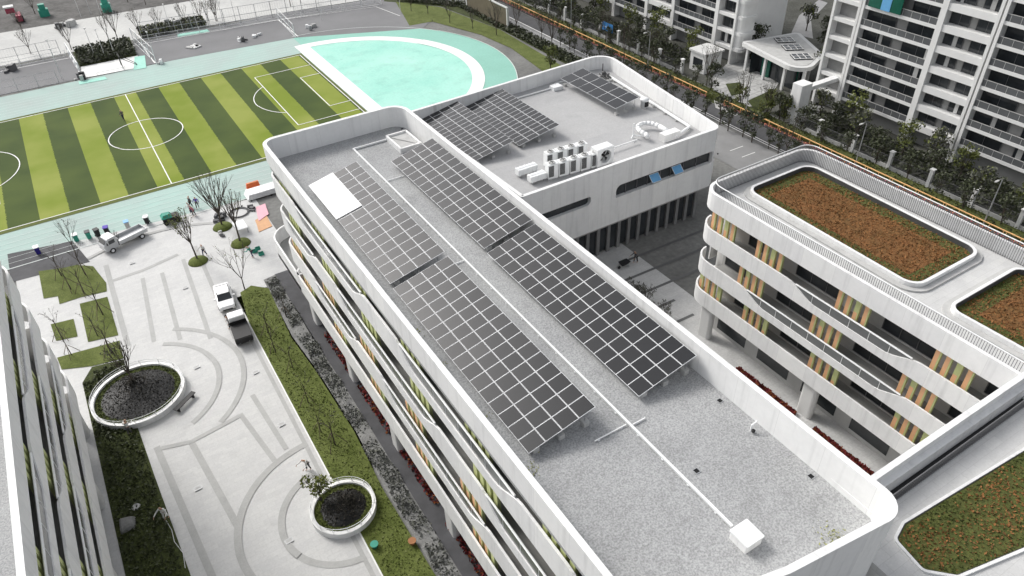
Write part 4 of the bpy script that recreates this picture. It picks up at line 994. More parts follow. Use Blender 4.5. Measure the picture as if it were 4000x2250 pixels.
for (xa, ya, xb, yb) in ((99.0,80.2,99.2,82.0),(98.7,74.3,98.9,76.0)):
    k = MB(); k.box(xa, xb, ya, yb, 0, 3.0); obj('door', k, TEALG, t)
# gate blocks
m = MB(); m.prism(rounded([(88.4,65.2),(90.6,65.2),(90.6,67.0),(88.4,67.0)], .1, 2), 0, 6.2); m.box(90.6, 97, 65.6, 66.6, 4.8, 5.4); tag(obj('gate_pillar', m, WHITE), 'tall white gate block with a beam back to the nearer apartment block', 'gate')
t = thing('guard_booth', 'pale boxy guard booth below the farther apartment end wall', 'booth', (92.6,88.8,0))
m = MB(); m.box(91.4,95.2,87.6,91.2,0,3.3); obj('wall', m, bpy.data.materials['apartment_white'], t)
m = MB(); m.prism(rounded([(91.1,87.3),(95.5,87.3),(95.5,91.5),(91.1,91.5)], .2, 2), 3.301, 3.6); obj('roof', m, OFFW, t)
m = MB(); m.box(91.36,91.41,88.2,90.4,1.0,2.4); obj('window', m, GLASS, t)
# boundary fence: one wall per stretch with its white post
def wall_bay(L):
    t = proto('fence_bay', 'low dark garden fence bay ending in a square white pillar along the street', 'fence', 'fence bays along the apartment garden')
    m = MB(); m.box(-.22,.22,-.22,.22,0,2.5); m.box(-.3,.3,-.3,.3,2.5,2.62); obj('pillar', m, WHITE, t)
    m = MB(); m.box(-.1,.1,.22,L-.22,0,.55); obj('plinth', m, CONC, t)
    m = MB(); m.box(-.03,.03,.22,L-.22,1.75,1.82); m.box(-.03,.03,.22,L-.22,.7,.77)
    k = int(L/.16)
    for i in range(k): m.box(-.012,.012,.3+i*(L-.6)/k,.324+i*(L-.6)/k,.55,1.76)
    obj('bars', m, DARKW, t)
    return t
wb = Stamp(wall_bay(5.85))
for i in range(20):
    y = 20.0+i*5.85
    if 66.5 < y < 88: continue
    wb(88.45+.012*(y-45)*.5, y, 0, 0)
# flower troughs along the kerb rail
def trough():
    t = proto('flower_trough', 'long kerbside trough of pink and orange flowers under an amber rail', 'flower trough', 'flower troughs along the street')
    m = MB(); m.prism(rounded([(-.16,-1.75),(.16,-1.75),(.16,1.75),(-.16,1.75)], .05, 2), .0, .38); obj('trough', m, GREYC, t)
    m = MB()
    for i in range(150): m.leaf((random.uniform(-.34,.16), -1.8+3.6*i/149, random.uniform(.3,.62)), random.uniform(.10,.19), random.choice((0,0,1,1,2,2)), .3)
    obj('flowers', m, [PINK, ORFL, HEDGE], t)
    m = MB(); m.box(.05,.17,-1.87,1.87,1.0,1.10)
    for y in (-1.7,0,1.7): m.box(.08,.14,y-.03,y+.03,.5,1.0)
    obj('rail', m, CREAM, t); return t
tr_ = Stamp(trough())
random.seed(11)
for i in range(34):
    y = 22+i*3.75
    if 74.5 < y < 78.5: continue
    tr_(84.8, y, .03, 0 if i % 2 else math.pi*0)
# street furniture
def lamp(label, h=6, arm=1.2, group=None):
    t = proto('street_lamp', label, 'street lamp', group); m = MB(); m.tube((0,0,0),(0,0,h),.09,.055,7); m.path([(0,0,h),(.5*arm,0,h+.25),(arm,0,h+.2)], .035, 5); obj('pole', m, STEEL, t)
    m = MB(); m.prism(rounded([(arm-.15,-.12),(arm+.5,-.12),(arm+.5,.12),(arm-.15,.12)], .08, 3), h+.14, h+.24); obj('lamp_head', m, GREYW, t); return t
lm_ = Stamp(lamp('slim grey street lamp behind the flower troughs', 6.5, 1.0, 'street lamps along the kerb'))
for y in (34, 52, 72, 95, 118): lm_(85.2, y, 0, math.pi)
t = thing('road_sign', 'blue direction sign on a post among the roadside hedge', 'road sign', (86.5,108.3,0))
m = MB(); m.tube((86.5,108.3,0),(86.5,108.3,4.4),.07,.06,7); obj('post', m, STEEL, t)
m = MB(); m.box(86.38,86.43,106.6,109.6,2.9,4.4); obj('sign_board', m, mat('sign_blue', (.05,.22,.52), .5, .05, 3), t)
m = MB(); m.box(86.36,86.378,106.8,109.3,3.55,3.63); m.box(86.36,86.378,107.9,108.0,3.1,4.2); obj('sign_arrow', m, LINE, t)

# ------------------------------------------------------------------ sports ground furniture
def fence_run(pts, h, label, step=3.0, m_=WHITE2, r=.05, mesh=True, name='court_fence'):
    t = thing(name, label, 'fence', (*pts[0], 0)); 
    rl = MB()
    for z in (h, h*.5, .15): rl.path([(x, y, z) for x, y in pts], r*.7, 5)
    obj('rail', rl, m_, t); n = 0
    for (x0, y0), (x1, y1) in zip(pts[:-1], pts[1:]):
        k = max(1, round(math.dist((x0,y0),(x1,y1))/step))
        for i in range(k+1):
            q = MB(); x = x0+(x1-x0)*i/k; y = y0+(y1-y0)*i/k; q.tube((x,y,0),(x,y,h+.05),r,r,6); obj('post', q, m_, t)
    if mesh:
        g = MB()
        for (x0, y0), (x1, y1) in zip(pts[:-1], pts[1:]):
            k = int(math.dist((x0,y0),(x1,y1))/.5)
            for i in range(k): x = x0+(x1-x0)*i/k; y = y0+(y1-y0)*i/k; g.tube((x,y,.15),(x,y,h),.008,.008,3,0,False)
        obj('mesh_wires', g, STEEL, t)
    return t
fence_run([(-40,166.3),(-.3,165.9)], 1.2, 'white double rail fence behind the left sports court', 4, mesh=False)
fence_run([(0.3,165.6),(.9,152.6)], 2.6, 'white fence panel row beside the exercise pad', 3, r=.12, mesh=False)
fence_run([(12.2,165.4),(13.6,150.9)], 3.2, 'tall white mesh fence between the exercise pad and the middle court', 3.5, r=.07)
fence_run([(12.4,165.2),(41,161.8),(62.5,158)], 1.3, 'long low white fence along the far side of the courts', 4, mesh=False)
fence_run([(40.6,162),(39.9,149.2)], 2.6, 'mesh fence dividing the two right hand courts', 3, r=.06)
fence_run([(79.0,170),(78.9,98)], 1.1, 'low grey fence between the parking road and the street', 4, STEEL, .035, False)
def pole(label, cat, group, h, r=.06): 
    t = proto('light_pole', label, cat, group); m = MB(); m.tube((0,0,0),(0,0,h),r,r*.6,6); obj('pole', m, OFFW, t)
    m = MB(); m.box(-.25,.25,-.1,.1,h-.02,h+.12); obj('lamp_head', m, OFFW, t); return t
lp = Stamp(pole('tall thin pale pole rising from the concrete road edge', 'light pole', 'pale poles beyond the courts', 5.5))
for (x, y) in ((5.4,190.4),(7.6,192.2),(9.4,189.5),(11.8,189.8),(19.9,168.4),(22,166.9),(25,167),(27.6,167.3),(30.2,166.5),(32.8,166.5),(4.4,162.1),(6,160),(7.7,159.4),(-2.3,153.4),(13.8,152.5),(-2.3,159.3),(44,161),(48,156),(59,160.4),(63.5,150)): lp(x, y, 0, random.uniform(0,3))
t = thing('screen_wall', 'tall brown sheet screen with white edging at the end of the parking road', 'screen', (77.6,135,0))
m = MB(); m.box(76.3,76.5,127.4,143.6,0,4.2); obj('panel', m, SHED, t)
m = MB(); m.box(76.2,76.6,127.2,143.8,4.201,4.4); m.box(76.2,76.6,127.0,127.38,0,4.2); m.box(76.2,76.6,143.62,144.0,0,4.2); obj('edge_frame', m, OFFW, t)
def heap(name, x, y, r, n, mats_, label, cat, zmax=.9, s=.5):
    t = thing(name, label, cat, (x, y, 0)); 
    for i in range(n):
        m = MB(); a = random.uniform(0, 6.28); q = r*random.random(); cx_, cy_ = x+q*math.cos(a), y+q*math.sin(a); d = random.uniform(0, 3); h = random.uniform(.25, zmax)
        m.obox((cx_, cy_), (math.cos(d), math.sin(d)), (-math.sin(d), math.cos(d)), s*random.uniform(.4,1), s*random.uniform(.3,.7), .03, h)
        o = obj('block', m, random.choice(mats_), t); o.modifiers.new('bevel', 'BEVEL').width = .04
random.seed(13)
heap('material_pile', 0.4, 151.2, 1.0, 7, [DARKW, CONC, BLACK], 'dark jumble of equipment in front of the left court', 'material pile', 1.2)
heap('material_pile', 14.5, 150.8, .7, 5, [WHITE2, CONC], 'small white pile at the foot of the tall mesh fence', 'material pile', .9, .4)
heap('material_pile', 30.5, 154.0, 1.6, 9, [WHITE2, OFFW, CONC, DARKW], 'white heap of goods on the middle court', 'material pile', 1.2)
heap('material_pile', 33.6, 154.4, 1.0, 5, [WHITE2, OFFW], 'second smaller white heap on the middle court', 'material pile', 1.0)
heap('material_pile', 44.5, 152.6, 1.3, 7, [WHITE2, CONC, STEEL], 'white stacked goods on the right hand court', 'material pile', 1.0)
heap('material_pile', 22.0, 155.4, 1.5, 6, [OFFW, CONC], 'loose pale boards lying on the middle court', 'material pile', .25, .9)
t = thing('exercise_frame', 'black exercise frame leaning on the white exercise pad', 'exercise frame', (9.0,152.5,0))
m = MB(); 
for y in (152.2,154.4): m.tube((7.9,y,.06),(7.9,y,2.2),.06,.06,6)
m.tube((7.9,152.2,2.2),(7.9,154.4,2.2),.06,.06,6); m.tube((7.9,152.2,2.1),(10.4,152.6,.1),.06,.06,6); m.tube((7.9,154.4,2.1),(10.4,153.6,.1),.06,.06,6); m.tube((10.4,152.6,.1),(10.4,153.6,.1),.06,.06,6); m.tube((7.9,152.2,1.1),(7.9,154.4,1.1),.05,.05,6)
obj('frame', m, BLACK, t); m = MB(); m.box(3.2,8.2,151.45,151.6,.5,.56); m.tube((3.4,151.5,.06),(3.4,151.5,.5),.04,.04,5); m.tube((8.0,151.5,.06),(8.0,151.5,.5),.04,.04,5); obj('bar', m, STEEL, t)
t = thing('red_machine', 'red machine with a white top on the far dirt ground', 'machine', (-6.2,199,0))
m = MB(); m.box(-6.6,-5.6,195,198.5,.3,1.5); m.box(-8.2,-6.5,198,199.4,1.5,2.6); obj('body', m, mat('red_paint', (.35,.05,.09), .6, .1, 2), t)
m = MB(); m.prism(rounded([(-8.4,197.8),(-6.4,197.8),(-6.4,199.6),(-8.4,199.6)], .2, 3), 2.601, 2.9); obj('roof', m, OFFW, t)
for (x, y) in ((-6.7,195.6),(-5.5,195.6),(-6.7,197.8),(-5.5,197.8)):
    m = MB(); m.tube((x-.12,y,.4),(x+.12,y,.4),.4,.4,10); obj('wheel', m, BLACK, t)
for (x, y, h, lb_) in ((-1.2,197.0,2.6,'green netted stack at the far left edge of the dirt'),(11.0,191.5,3.0,'green netted crate stack between the far pale poles')):
    m = MB(); m.prism(rounded([(x-1,y-.8),(x+1,y-.8),(x+1,y+.8),(x-1,y+.8)], .2, 3), .03, h*.6); m.prism(rounded([(x-.7,y-.6),(x+.6,y-.6),(x+.6,y+.6),(x-.7,y+.6)], .2, 3), h*.6+.001, h); tag(obj('netted_stack', m, TEAL), lb_, 'stack')

# ------------------------------------------------------------------ vehicles
def loft(mb, secs, m=0):
    "secs: list of rings with equal point count"
    k = len(secs[0]); n = len(mb.v)
    for s_ in secs: mb.v += s_
    for a in range(len(secs)-1):
        for i in range(k):
            j = (i+1) % k; mb.f.append((n+a*k+i, n+a*k+j, n+(a+1)*k+j, n+(a+1)*k+i)); mb.m.append(m)
    mb.f.append(tuple(range(n+k-1, n-1, -1))); mb.m.append(m); e = n+(len(secs)-1)*k; mb.f.append(tuple(range(e, e+k))); mb.m.append(m)
def rsec(y, hw, z0, z1, r):
    c = rounded([(-hw, z0), (hw, z0), (hw, z1), (-hw, z1)], [r*.6, r*.6, r, r], 3); return [(x, y, z) for x, z in c]
def wheel(t, x, y, r, w_=.2):
    m = MB(); m.tube((x-w_/2, y, r), (x+w_/2, y, r), r, r, 16); wh_ = obj('wheel', m, BLACK, t)
    m = MB(); s_ = 1 if x > 0 else -1; m.tube((x+s_*w_*.3, y, r), (x+s_*(w_/2+.015), y, r), r*.6, r*.55, 12); obj('rim', m, PVF, wh_)
def saloon():
    t = thing('parked_car', 'white saloon car parked along the lawn kerb', 'car', (0,0,0))
    m = MB(); loft(m, [rsec(-2.25,.70,.42,.62,.1), rsec(-2.15,.83,.28,.78,.14), rsec(-1.2,.90,.22,.90,.16), rsec(.9,.90,.22,.95,.16), rsec(2.0,.85,.25,.98,.14), rsec(2.25,.74,.40,.85,.12)])
    obj('body', m, CARW, t, smooth=False)
    m = MB(); loft(m, [rsec(-1.15,.74,.88,.92,.02), rsec(-.45,.66,.9,1.36,.10), rsec(.75,.66,.92,1.40,.10), rsec(1.75,.70,.94,.99,.02)]); obj('cabin_glass', m, GLASS, t)
    m = MB(); loft(m, [rsec(-.48,.60,1.345,1.375,.01), rsec(-.1,.64,1.37,1.42,.02), rsec(.6,.64,1.39,1.43,.02), rsec(1.15,.62,1.22,1.30,.02)]); 
    for s_ in (-1, 1):
        for (ya, yb) in ((-.46,-.40),(.18,.26),(.95,1.05)): m.box(s_*.69-.03, s_*.69+.03, ya, yb, .9, 1.36)
    obj('roof', m, CARW, t)
    for x in (-.80,.80):
        for y in (-1.4,1.4): wheel(t, x, y, .32)
    for s_ in (-1, 1):
        m = MB(); m.box(s_*.62-.17, s_*.62+.17, -2.22, -2.10, .58, .72); obj('headlight', m, PVF, t)
        m = MB(); m.box(s_*.6-.16, s_*.6+.16, 2.14, 2.255, .68, .80); obj('tail_light', m, mat('tail_red', (.35,.02,.02), .3, .05, 3) if s_ < 0 else bpy.data.materials['tail_red'], t)
        m = MB(); m.prism(rounded([(s_*.98-.12,-.75),(s_*.98+.12,-.75),(s_*.98+.12,-.6),(s_*.98-.12,-.6)], .04, 2), .92, 1.04); obj('wing_mirror', m, CARW, t)
    m = MB(); m.box(-.5,.5,-2.275,-2.22,.34,.46); obj('grille', m, BLACK, t)
    return t
def light_truck(name, label, cabm, bedm, L, covered=False):
    t = thing(name, label, 'truck', (0,0,0)); f_ = -L/2
    m = MB(); loft(m, [rsec(f_,.74,.5,1.2,.1), rsec(f_+.12,.82,.42,1.35,.12), rsec(f_+.55,.82,.42,1.9,.16), rsec(f_+1.55,.82,.42,1.95,.14), rsec(f_+1.65,.80,.5,1.9,.12)]); obj('cab', m, cabm, t)
    m = MB(); m.face([(-.70,f_+.14,1.36),(.70,f_+.14,1.36),(.66,f_+.47,1.83),(-.66,f_+.47,1.83)]); m.v = [(x, y-.03, z+.015) for x, y, z in m.v]; obj('windscreen', m, GLASS, t)
    for s_ in (-1, 1):
        m = MB(); m.box(s_*.825-.012, s_*.825+.012, f_+.62, f_+1.35, 1.25, 1.72); obj('side_window', m, GLASS, t)
        m = MB(); m.box(s_*.62-.14, s_*.62+.14, f_-.01, f_+.08, .72, .88); obj('headlight', m, PVF, t)
        m = MB(); m.box(s_*.96-.1, s_*.96+.1, f_+.35, f_+.42, 1.3, 1.6); obj('wing_mirror', m, BLACK, t)
    m = MB(); a, b = f_+1.75, L/2
    m.box(-.85,.85,a,b,.62,.74); m.box(-.88,-.82,a,b,.74,1.12); m.box(.82,.88,a,b,.74,1.12); m.box(-.82,.82,a,a+.06,.74,1.5); m.box(-.82,.82,b-.06,b,.74,1.12)
    obj('cargo_bed', m, bedm, t)
    m = MB(); m.box(-.4,.4,f_+.3,b-.1,.42,.6); obj('chassis', m, BLACK, t)
    for x in (-.74,.74):
        for y in (f_+.75, L/2-.85): wheel(t, x, y, .34, .24)
    return t
c = saloon(); c.location = (5.45,71.1,.045); c.rotation_euler = (0,0,math.radians(-6)); 
c = light_truck('pickup_truck', 'small truck with white box top and a black open bed behind the saloon', CARW, BLACK, 4.4); c.location = (5.4,64.5,.045); c.rotation_euler = (0,0,math.radians(180-4)); 
m = MB(); m.prism(rounded([(-.84,-.36),(.84,-.36),(.84,2.1),(-.84,2.1)], .08, 2), .745, 1.18); b_ = obj('load_cover', m, BLACK, c)
c = light_truck('flatbed_truck', 'silver flatbed truck with white cab roof parked beside the wheelie bins', SILV, SILV, 5.4); c.location = (-1.9,89.6,.045); c.rotation_euler = (0,0,math.radians(-70))
m = MB(); m.prism(rounded([(-.76,-2.0),(.76,-2.0),(.76,-1.15),(-.76,-1.15)], .1, 2), 1.951, 1.99); obj('cab_roof', m, CARW, c)
m = MB()
for k in range(5): m.tube((-.5+.22*k,-.85,.76),(-.55+.3*k,-.55,2.0+.15*(k%2)),.03,.02,5)
obj('tool_bundle', m, BARK, c)

# ------------------------------------------------------------------ bins, bench, small things
def wheelie(bodym, lidm, label):
    t = thing('wheelie_bin', label, 'bin', (0,0,0)); m = MB(); loft(m, [[(x*.8, y*.8, .1) for x, y in rounded([(-.28,-.34),(.28,-.34),(.28,.34),(-.28,.34)], .06, 2)], [(x, y, 1.0) for x, y in rounded([(-.28,-.34),(.28,-.34),(.28,.34),(-.28,.34)], .06, 2)]]); obj('bin_body', m, bodym, t)
    m = MB(); m.prism(rounded([(-.31,-.37),(.31,-.37),(.31,.37),(-.31,.37)], .08, 2), 1.001, 1.09); obj('lid', m, lidm, t)
    for x in (-.22,.22):
        m = MB(); m.tube((x-.04,.3,.12),(x+.04,.3,.12),.12,.12,8); obj('wheel', m, BLACK, t)
    return t
for (x, y, a, b, lb_) in ((-11.2,93.2,BLUEP,WHITE2,'blue bin with a white lid on the dark apron edge'), (-6.9,93.5,TEAL,WHITE2,'leftmost teal bin of the row by the flatbed truck'), (-5.5,93.3,TEAL,GREYC,'teal bin next to a black bin in the row by the truck'), (-4.5,93.2,BLACK,BLACK,'black bin in the middle of the row behind the truck'), (-3.4,93.1,BLACK,PURP,'black bin with a violet lid behind the truck cab'), (-1.0,93.0,GREYW,SKYB,'bin with a sky blue lid behind the flatbed'), (1.3,92.8,BLACK,WHITE2,'lone black bin with a white lid between truck and tarp heap')):
    o = wheelie(a, b, lb_); o.location = (x, y, .05); o.rotation_euler = (0,0,random.uniform(-.3,.3)); o['group'] = 'wheelie bins along the track edge'
t = thing('covered_cart', 'dark cart under a teal tarpaulin at the plaza edge', 'cart', (4.0,91.6,.03))
m = MB(); m.box(3.0,5.0,90.9,92.1,.35,.95); obj('cart_body', m, BLACK, t)
m = MB(); loft(m, [[(2.9,90.8,.96),(4.2,90.8,.96),(4.2,92.2,.96),(2.9,92.2,.96)], [(3.2,91.1,1.35),(4.0,91.2,1.3),(4.0,91.9,1.32),(3.2,91.9,1.38)]]); obj('tarpaulin', m, TEAL, t)
for (x, y) in ((3.3,90.85),(4.7,90.85),(3.3,92.15),(4.7,92.15)):
    m = MB(); m.tube((x,y-.06,.33),(x,y+.06,.33),.3,.3,10); obj('wheel', m, BLACK, t)
t = thing('park_bench', 'long black bench beside the larger ring planter', 'bench', (-1.85,57.5,.03))
d = Vector((1.9,1.4)).normalized(); n_ = (-d.y, d.x); m = MB(); m.obox((-1.85,57.5), d, n_, 1.25, .24, .42, .5); obj('seat', m, BLACK, t)
for q in (-.95,.95):
    m = MB(); m.obox((-1.85+d.x*q,57.5+d.y*q), d, n_, .06, .2, .03, .42); obj('leg', m, BLACK, t)
t = thing('slab_stack', 'white stack of long boards on bearers beside the school corner', 'board stack', (15.6,91.6,.03))
for k in range(4):
    m = MB(); m.box(13.6+k*.1,18.2,90.6+.06*k,92.6,.2+k*.17,.34+k*.17); obj('board', m, WHITE2, t)
m = MB(); m.box(13.9,14.1,90.5,92.7,.03,.2); m.box(16.6,16.8,90.5,92.7,.03,.2); m.box(14.1,16.6,91.5,91.7,.04,.19); obj('bearer', m, BLACK, t)
t = thing('orange_barrier', 'bright orange barrier box on the track behind the board stack', 'barrier', (15.2,94.2,.03)); m = MB(); loft(m, [[(14.4,93.9,.03),(16.2,93.9,.03),(16.2,94.5,.03),(14.4,94.5,.03)], [(14.5,94.05,.8),(16.1,94.05,.8),(16.1,94.35,.8),(14.5,94.35,.8)]]); obj('barrier_body', m, mat('signal_orange', (.72,.13,.03), .5, .08, 2), t)
m = MB(); m.box(14.6,16.0,94.36,94.39,.3,.5); m.box(14.6,16.0,94.01,94.04,.81,.86); obj('reflective_strip', m, CREAM, t)
t = thing('ground_sheet', 'pink and orange sheet spread on the paving by the school corner', 'sheet', (13.2,84.5,.03)); m = MB(); m.prism([(12.6,82.6),(14.4,83.0),(14.6,86.2),(13.0,85.6),(12.9,84.6)], .035, .10); obj('orange_sheet', m, mat('salmon_sheet', (.62,.36,.20), .8, .08, 2), t); m = MB(); m.prism([(13.3,85.0),(14.9,86.0),(15.3,88.8),(14.0,88.6)], .101, .16); obj('pink_sheet', m, mat('pink_sheet', (.75,.42,.48), .8, .06, 2), t)
t = thing('work_table', 'white work table between the two plaza trees', 'table', (10.9,84.2,.03)); m = MB(); m.box(10.2,11.6,83.3,85.5,.72,.8); obj('tabletop', m, WHITE2, t)
for (x, y) in ((10.3,83.4),(11.5,83.4),(10.3,85.4),(11.5,85.4)):
    m = MB(); m.box(x-.05,x+.05,y-.05,y+.05,.03,.72); obj('leg', m, STEEL, t)
t = thing('hose_coil', 'grey coil of hose lying on the paving near the track', 'hose', (11.8,88.6,.03)); m = MB()
for k in range(4): p = circle(11.8,88.6,1.05+.07*k,24); m.path([(x, y, .1+.05*(k%2)) for x, y in p]+[(*p[0],.1)], .04, 5)
obj('hose', m, GREYC, t)
random.seed(17)
heap('material_pile', 9.6, 88.2, 1.0, 10, [BLACK, DARKW, GREYC], 'dark pile of planting material around the bushy bare tree', 'material pile', .7, .45)
heap('material_pile', 13.2, 88.6, .6, 4, [BLACK, DARKW], 'small black pile right of the hose coil', 'material pile', .5, .4)
heap('material_pile', 8.4, 84.5, .6, 4, [GREYC, CONC], 'little grey pile between plaza trees', 'material pile', .5, .35)
t = thing('ground_hose', 'thin white hose snaking across the shaded lawn', 'hose', (-6.0,45,.07)); m = MB(); m.path([(-6.1,45.2,.12),(-5.9,44.0,.12),(-5.95,42.8,.12),(-5.6,41.4,.12),(-5.75,40.0,.12)], .022, 5); obj('hose', m, WHITE2, t)
t = thing('spoil_tarp', 'grey tarpaulin sheet on the yard by the hall glazing', 'tarpaulin', (43.8,52.6,.03)); m = MB(); m.prism(rounded([(42.4,51.4),(45.0,52.0),(46.4,54.4),(43.6,54.0)], .4, 3), .05, .16); obj('tarpaulin', m, GREYW, t)
t = thing('wheelbarrow', 'small black wheelbarrow beside the worker in the yard', 'wheelbarrow', (45.3,51.6,.03)); m = MB(); loft(m, [[(44.9,51.4,.35),(45.6,51.4,.35),(45.6,51.8,.35),(44.9,51.8,.35)], [(44.7,51.2,.75),(45.9,51.2,.75),(45.9,52.0,.75),(44.7,52.0,.75)]]); obj('tray', m, BLACK, t)
m = MB(); m.tube((44.6,51.55,.22),(44.6,51.65,.22),.19,.19,10); obj('wheel', m, BLACK, t); m = MB(); m.path([(44.6,51.45,.22),(45.6,51.35,.4),(46.3,51.3,.75)], .025, 5); m.path([(44.6,51.75,.22),(45.6,51.85,.4),(46.3,51.9,.75)], .025, 5); m.tube((45.7,51.35,.4),(45.8,51.3,.03),.025,.025,5); m.tube((45.7,51.85,.4),(45.8,51.9,.03),.025,.025,5); m.tube((45.6,51.35,.4),(45.6,51.85,.4),.025,.025,5); obj('handle_frame', m, STEEL, t)
t = thing('teal_crates', 'teal crates stacked on the paving near the school corner', 'crates', (11.0,79.0,.03))
for (x, y, z) in ((10.9,78.6,.03),(11.3,78.4,.35),(11.4,77.6,.03)):
    m = MB(); p_ = rounded([(x-.3,y-.22),(x+.3,y-.22),(x+.3,y+.22),(x-.3,y+.22)], .04, 2); m.ring(p_, inset(p_, .03), z, z+.32); m.prism(inset(p_, .031), z, z+.05); obj('crate', m, TEAL, t)
random.seed(29)
t = thing('boulder', 'flat grey boulder breaking the paving edge under the left building', 'boulder', (-8.8,46.5,0)); m = MB(); loft(m, [[(-9.4+.0,45.6,.05),(-8.2,45.8,.05),(-8.0,47.0,.05),(-9.3,47.3,.05)], [(-9.3,45.8,.5),(-8.5,46.0,.55),(-8.3,46.8,.5),(-9.2,47.0,.6)]]); ob = obj('rock', m, mat('rock_grey', (.20,.20,.195), .9, .25, 2), t); ob.modifiers.new('bevel','BEVEL').width = .12
m = MB(); m.lathe([(.35,0),(.34,.06),(.30,.08)], (-7.9,47.9,.05), 14); tag(obj('manhole', m, GREYW), 'round grey manhole cover in the shaded lawn', 'manhole')
for (u, v, c_, lb_) in ((1465,2138,TEAL,'small teal pot in the shaded end of the lawn strip'), (1612,2125,mat('terracotta', (.35,.16,.07), .8, .1, 3),'terracotta coloured planter box on the lawn strip near the columns')):
    x, y = P(u, v); m = MB(); m.lathe([(.2,0),(.3,.35),(.32,.4),(.26,.4)], (x, y, .07), 12); tag(obj('plant_pot', m, c_), lb_, 'pot')

# ------------------------------------------------------------------ people
def skin_chain(name, segs, parent, m, sub=1):
    "segs: list of polylines [(co, radius), ...] joined where points coincide; one continuous skinned surface"
    idx = {}; vs = []; rs = []; es = []
    for s_ in segs:
        prev = None
        for c, r in s_:
            k = tuple(round(q, 4) for q in c)
            if k not in idx: idx[k] = len(vs); vs.append(c); rs.append(r)
            if prev is not None: es.append((prev, idx[k]))
            prev = idx[k]
    me = bpy.data.meshes.new(name); me.from_pydata(vs, es, []); me.materials.append(m)
    o = bpy.data.objects.new(name, me); col.objects.link(o); o.parent = parent
    sm = o.modifiers.new('skin', 'SKIN'); sm.use_smooth_shade = True
    lay = me.skin_vertices[0].data if me.skin_vertices else None
    if lay is None:
        bm = bmesh.new(); bm.from_mesh(me); L = bm.verts.layers.skin.verify()
        for v, r in zip(bm.verts, rs): v[L].radius = (r, r)
        bm.verts.ensure_lookup_table(); bm.verts[0][L].use_root = True; bm.to_mesh(me); bm.free()
    else:
        for i, r in enumerate(rs): lay[i].radius = (r, r)
        lay[0].use_root = True
    o.modifiers.new('sub', 'SUBSURF').levels = sub; o.modifiers['sub'].render_levels = sub
    return o
def person(label, x, y, rz, top, leg, hair, bend=0.0, arms=((.1,.25),(.1,.25)), stride=.14, hat=None, sc=1.0, group=None):
    t = thing('person', label, 'person', (x, y, .05), rz, group); t.scale = (sc, sc, sc)
    B = lambda p: (p[0], p[1]+ (p[2]-.92)*math.sin(bend) if p[2] > .92 else p[1], .92+(p[2]-.92)*math.cos(bend) if p[2] > .92 else p[2])
    pel = (0,0,.92); ch = B((0,0,1.22)); nk = B((0,.0,1.45)); hd0 = B((0,.01,1.54)); hd1 = B((0,.03,1.64)); hd2 = B((0,.02,1.72))
    segs = [[(pel,.13),(ch,.13),(B((0,0,1.38)),.11),(nk,.055),(hd0,.075),(hd1,.098),(hd2,.075)], [(hd1,.098),(B((0,.13,1.63)),.018)]]
    top_s = [[(pel,.155),(ch,.16),(B((0,0,1.40)),.12)]]; leg_s = []
    for s_ in (-1, 1):
        segs.append([(hd1,.098),(B((s_*.11,.02,1.63)),.018)])
        hip = (s_*.10,0,.88); kn = (s_*.11, s_*stride*.5+.04, .48); an = (s_*.11, s_*stride, .08); toe = (s_*.12, s_*stride+.16, .035)
        segs.append([(pel,.13),(hip,.085),(kn,.058),(an,.042),(toe,.035)]); leg_s.append([(pel,.14),(hip,.10),(kn,.078),((an[0],an[1],.12),.062)])
        sh = B((s_*.19,0,1.40)); f_, o_ = arms[0 if s_ < 0 else 1]; el = B((s_*(.22+o_*.4), f_*.5, 1.14)); wr = (el[0]+s_*o_*.1, el[1]+.06+f_*.6, el[2]-.22+f_*.35)
        hp = (wr[0], wr[1]+.03+f_*.1, wr[2]-.07)
        segs.append([(B((0,0,1.38)),.11),(sh,.055),(el,.042),(wr,.030),(hp,.030)]); top_s.append([(B((0,0,1.40)),.12),(sh,.075),(el,.058),(wr,.045)])
        for q in range(4): segs.append([(hp,.030),((hp[0]+(q-1.5)*.018, hp[1]+.02, hp[2]-.045),.010),((hp[0]+(q-1.5)*.02, hp[1]+.045, hp[2]-.085+abs(q-1.3)*.008),.008)])
        segs.append([(hp,.030),((hp[0]-s_*.035, hp[1]+.035, hp[2]-.01),.011),((hp[0]-s_*.04, hp[1]+.06, hp[2]-.04),.009)])
    skin_chain('body', segs, t, SKIN); skin_chain('jacket', top_s, t, top); skin_chain('trousers', leg_s, t, leg)
    c = B((0,.0,1.66)); m = MB(); m.lathe([(.10,-.06),(.118,.0),(.112,.07),(.07,.115),(.01,.125)], c, 12); obj('hair', m, hair, t, smooth=True)
    if hat:
        m = MB(); m.lathe([(.17,.02),(.165,.04),(.125,.05),(.12,.11),(.07,.15),(.01,.155)], c, 14); obj('hat', m, hat, t, smooth=True)
    return t
person('person in a white shirt and dark trousers walking across the plaza with a load', 5.7, 81.2, 2.4, WCLO, NAVY, BLACK, .15, ((.3,.4),(.35,.5)), .22)
person('person in a violet jacket standing on the track by the bare trees', 7.6, 92.9, 2.8, PURP, GREYC, BLACK)
person('person in black standing beside the one in violet', 6.9, 93.6, -1.2, GREYC, BLACK, BLACK, .05)
person('person in a white top and dark trousers beside the violet jacket', 6.6, 91.9, 1.2, WCLO, NAVY, BLACK, .2, ((.4,.2),(.4,.2)))
person('person in pale cap and dark clothes pushing a wheelbarrow in the yard', 46.9, 51.5, 1.7, GREYC, BLACK, BLACK, .35, ((.45,.2),(.45,.2)), .2, WCLO)
person('person in white leaning on the kerb of the larger ring planter', -6.9, 56.4, -.3, WCLO, GREYC, BLACK, .3, ((.5,.3),(.5,.3)), .08, WCLO)
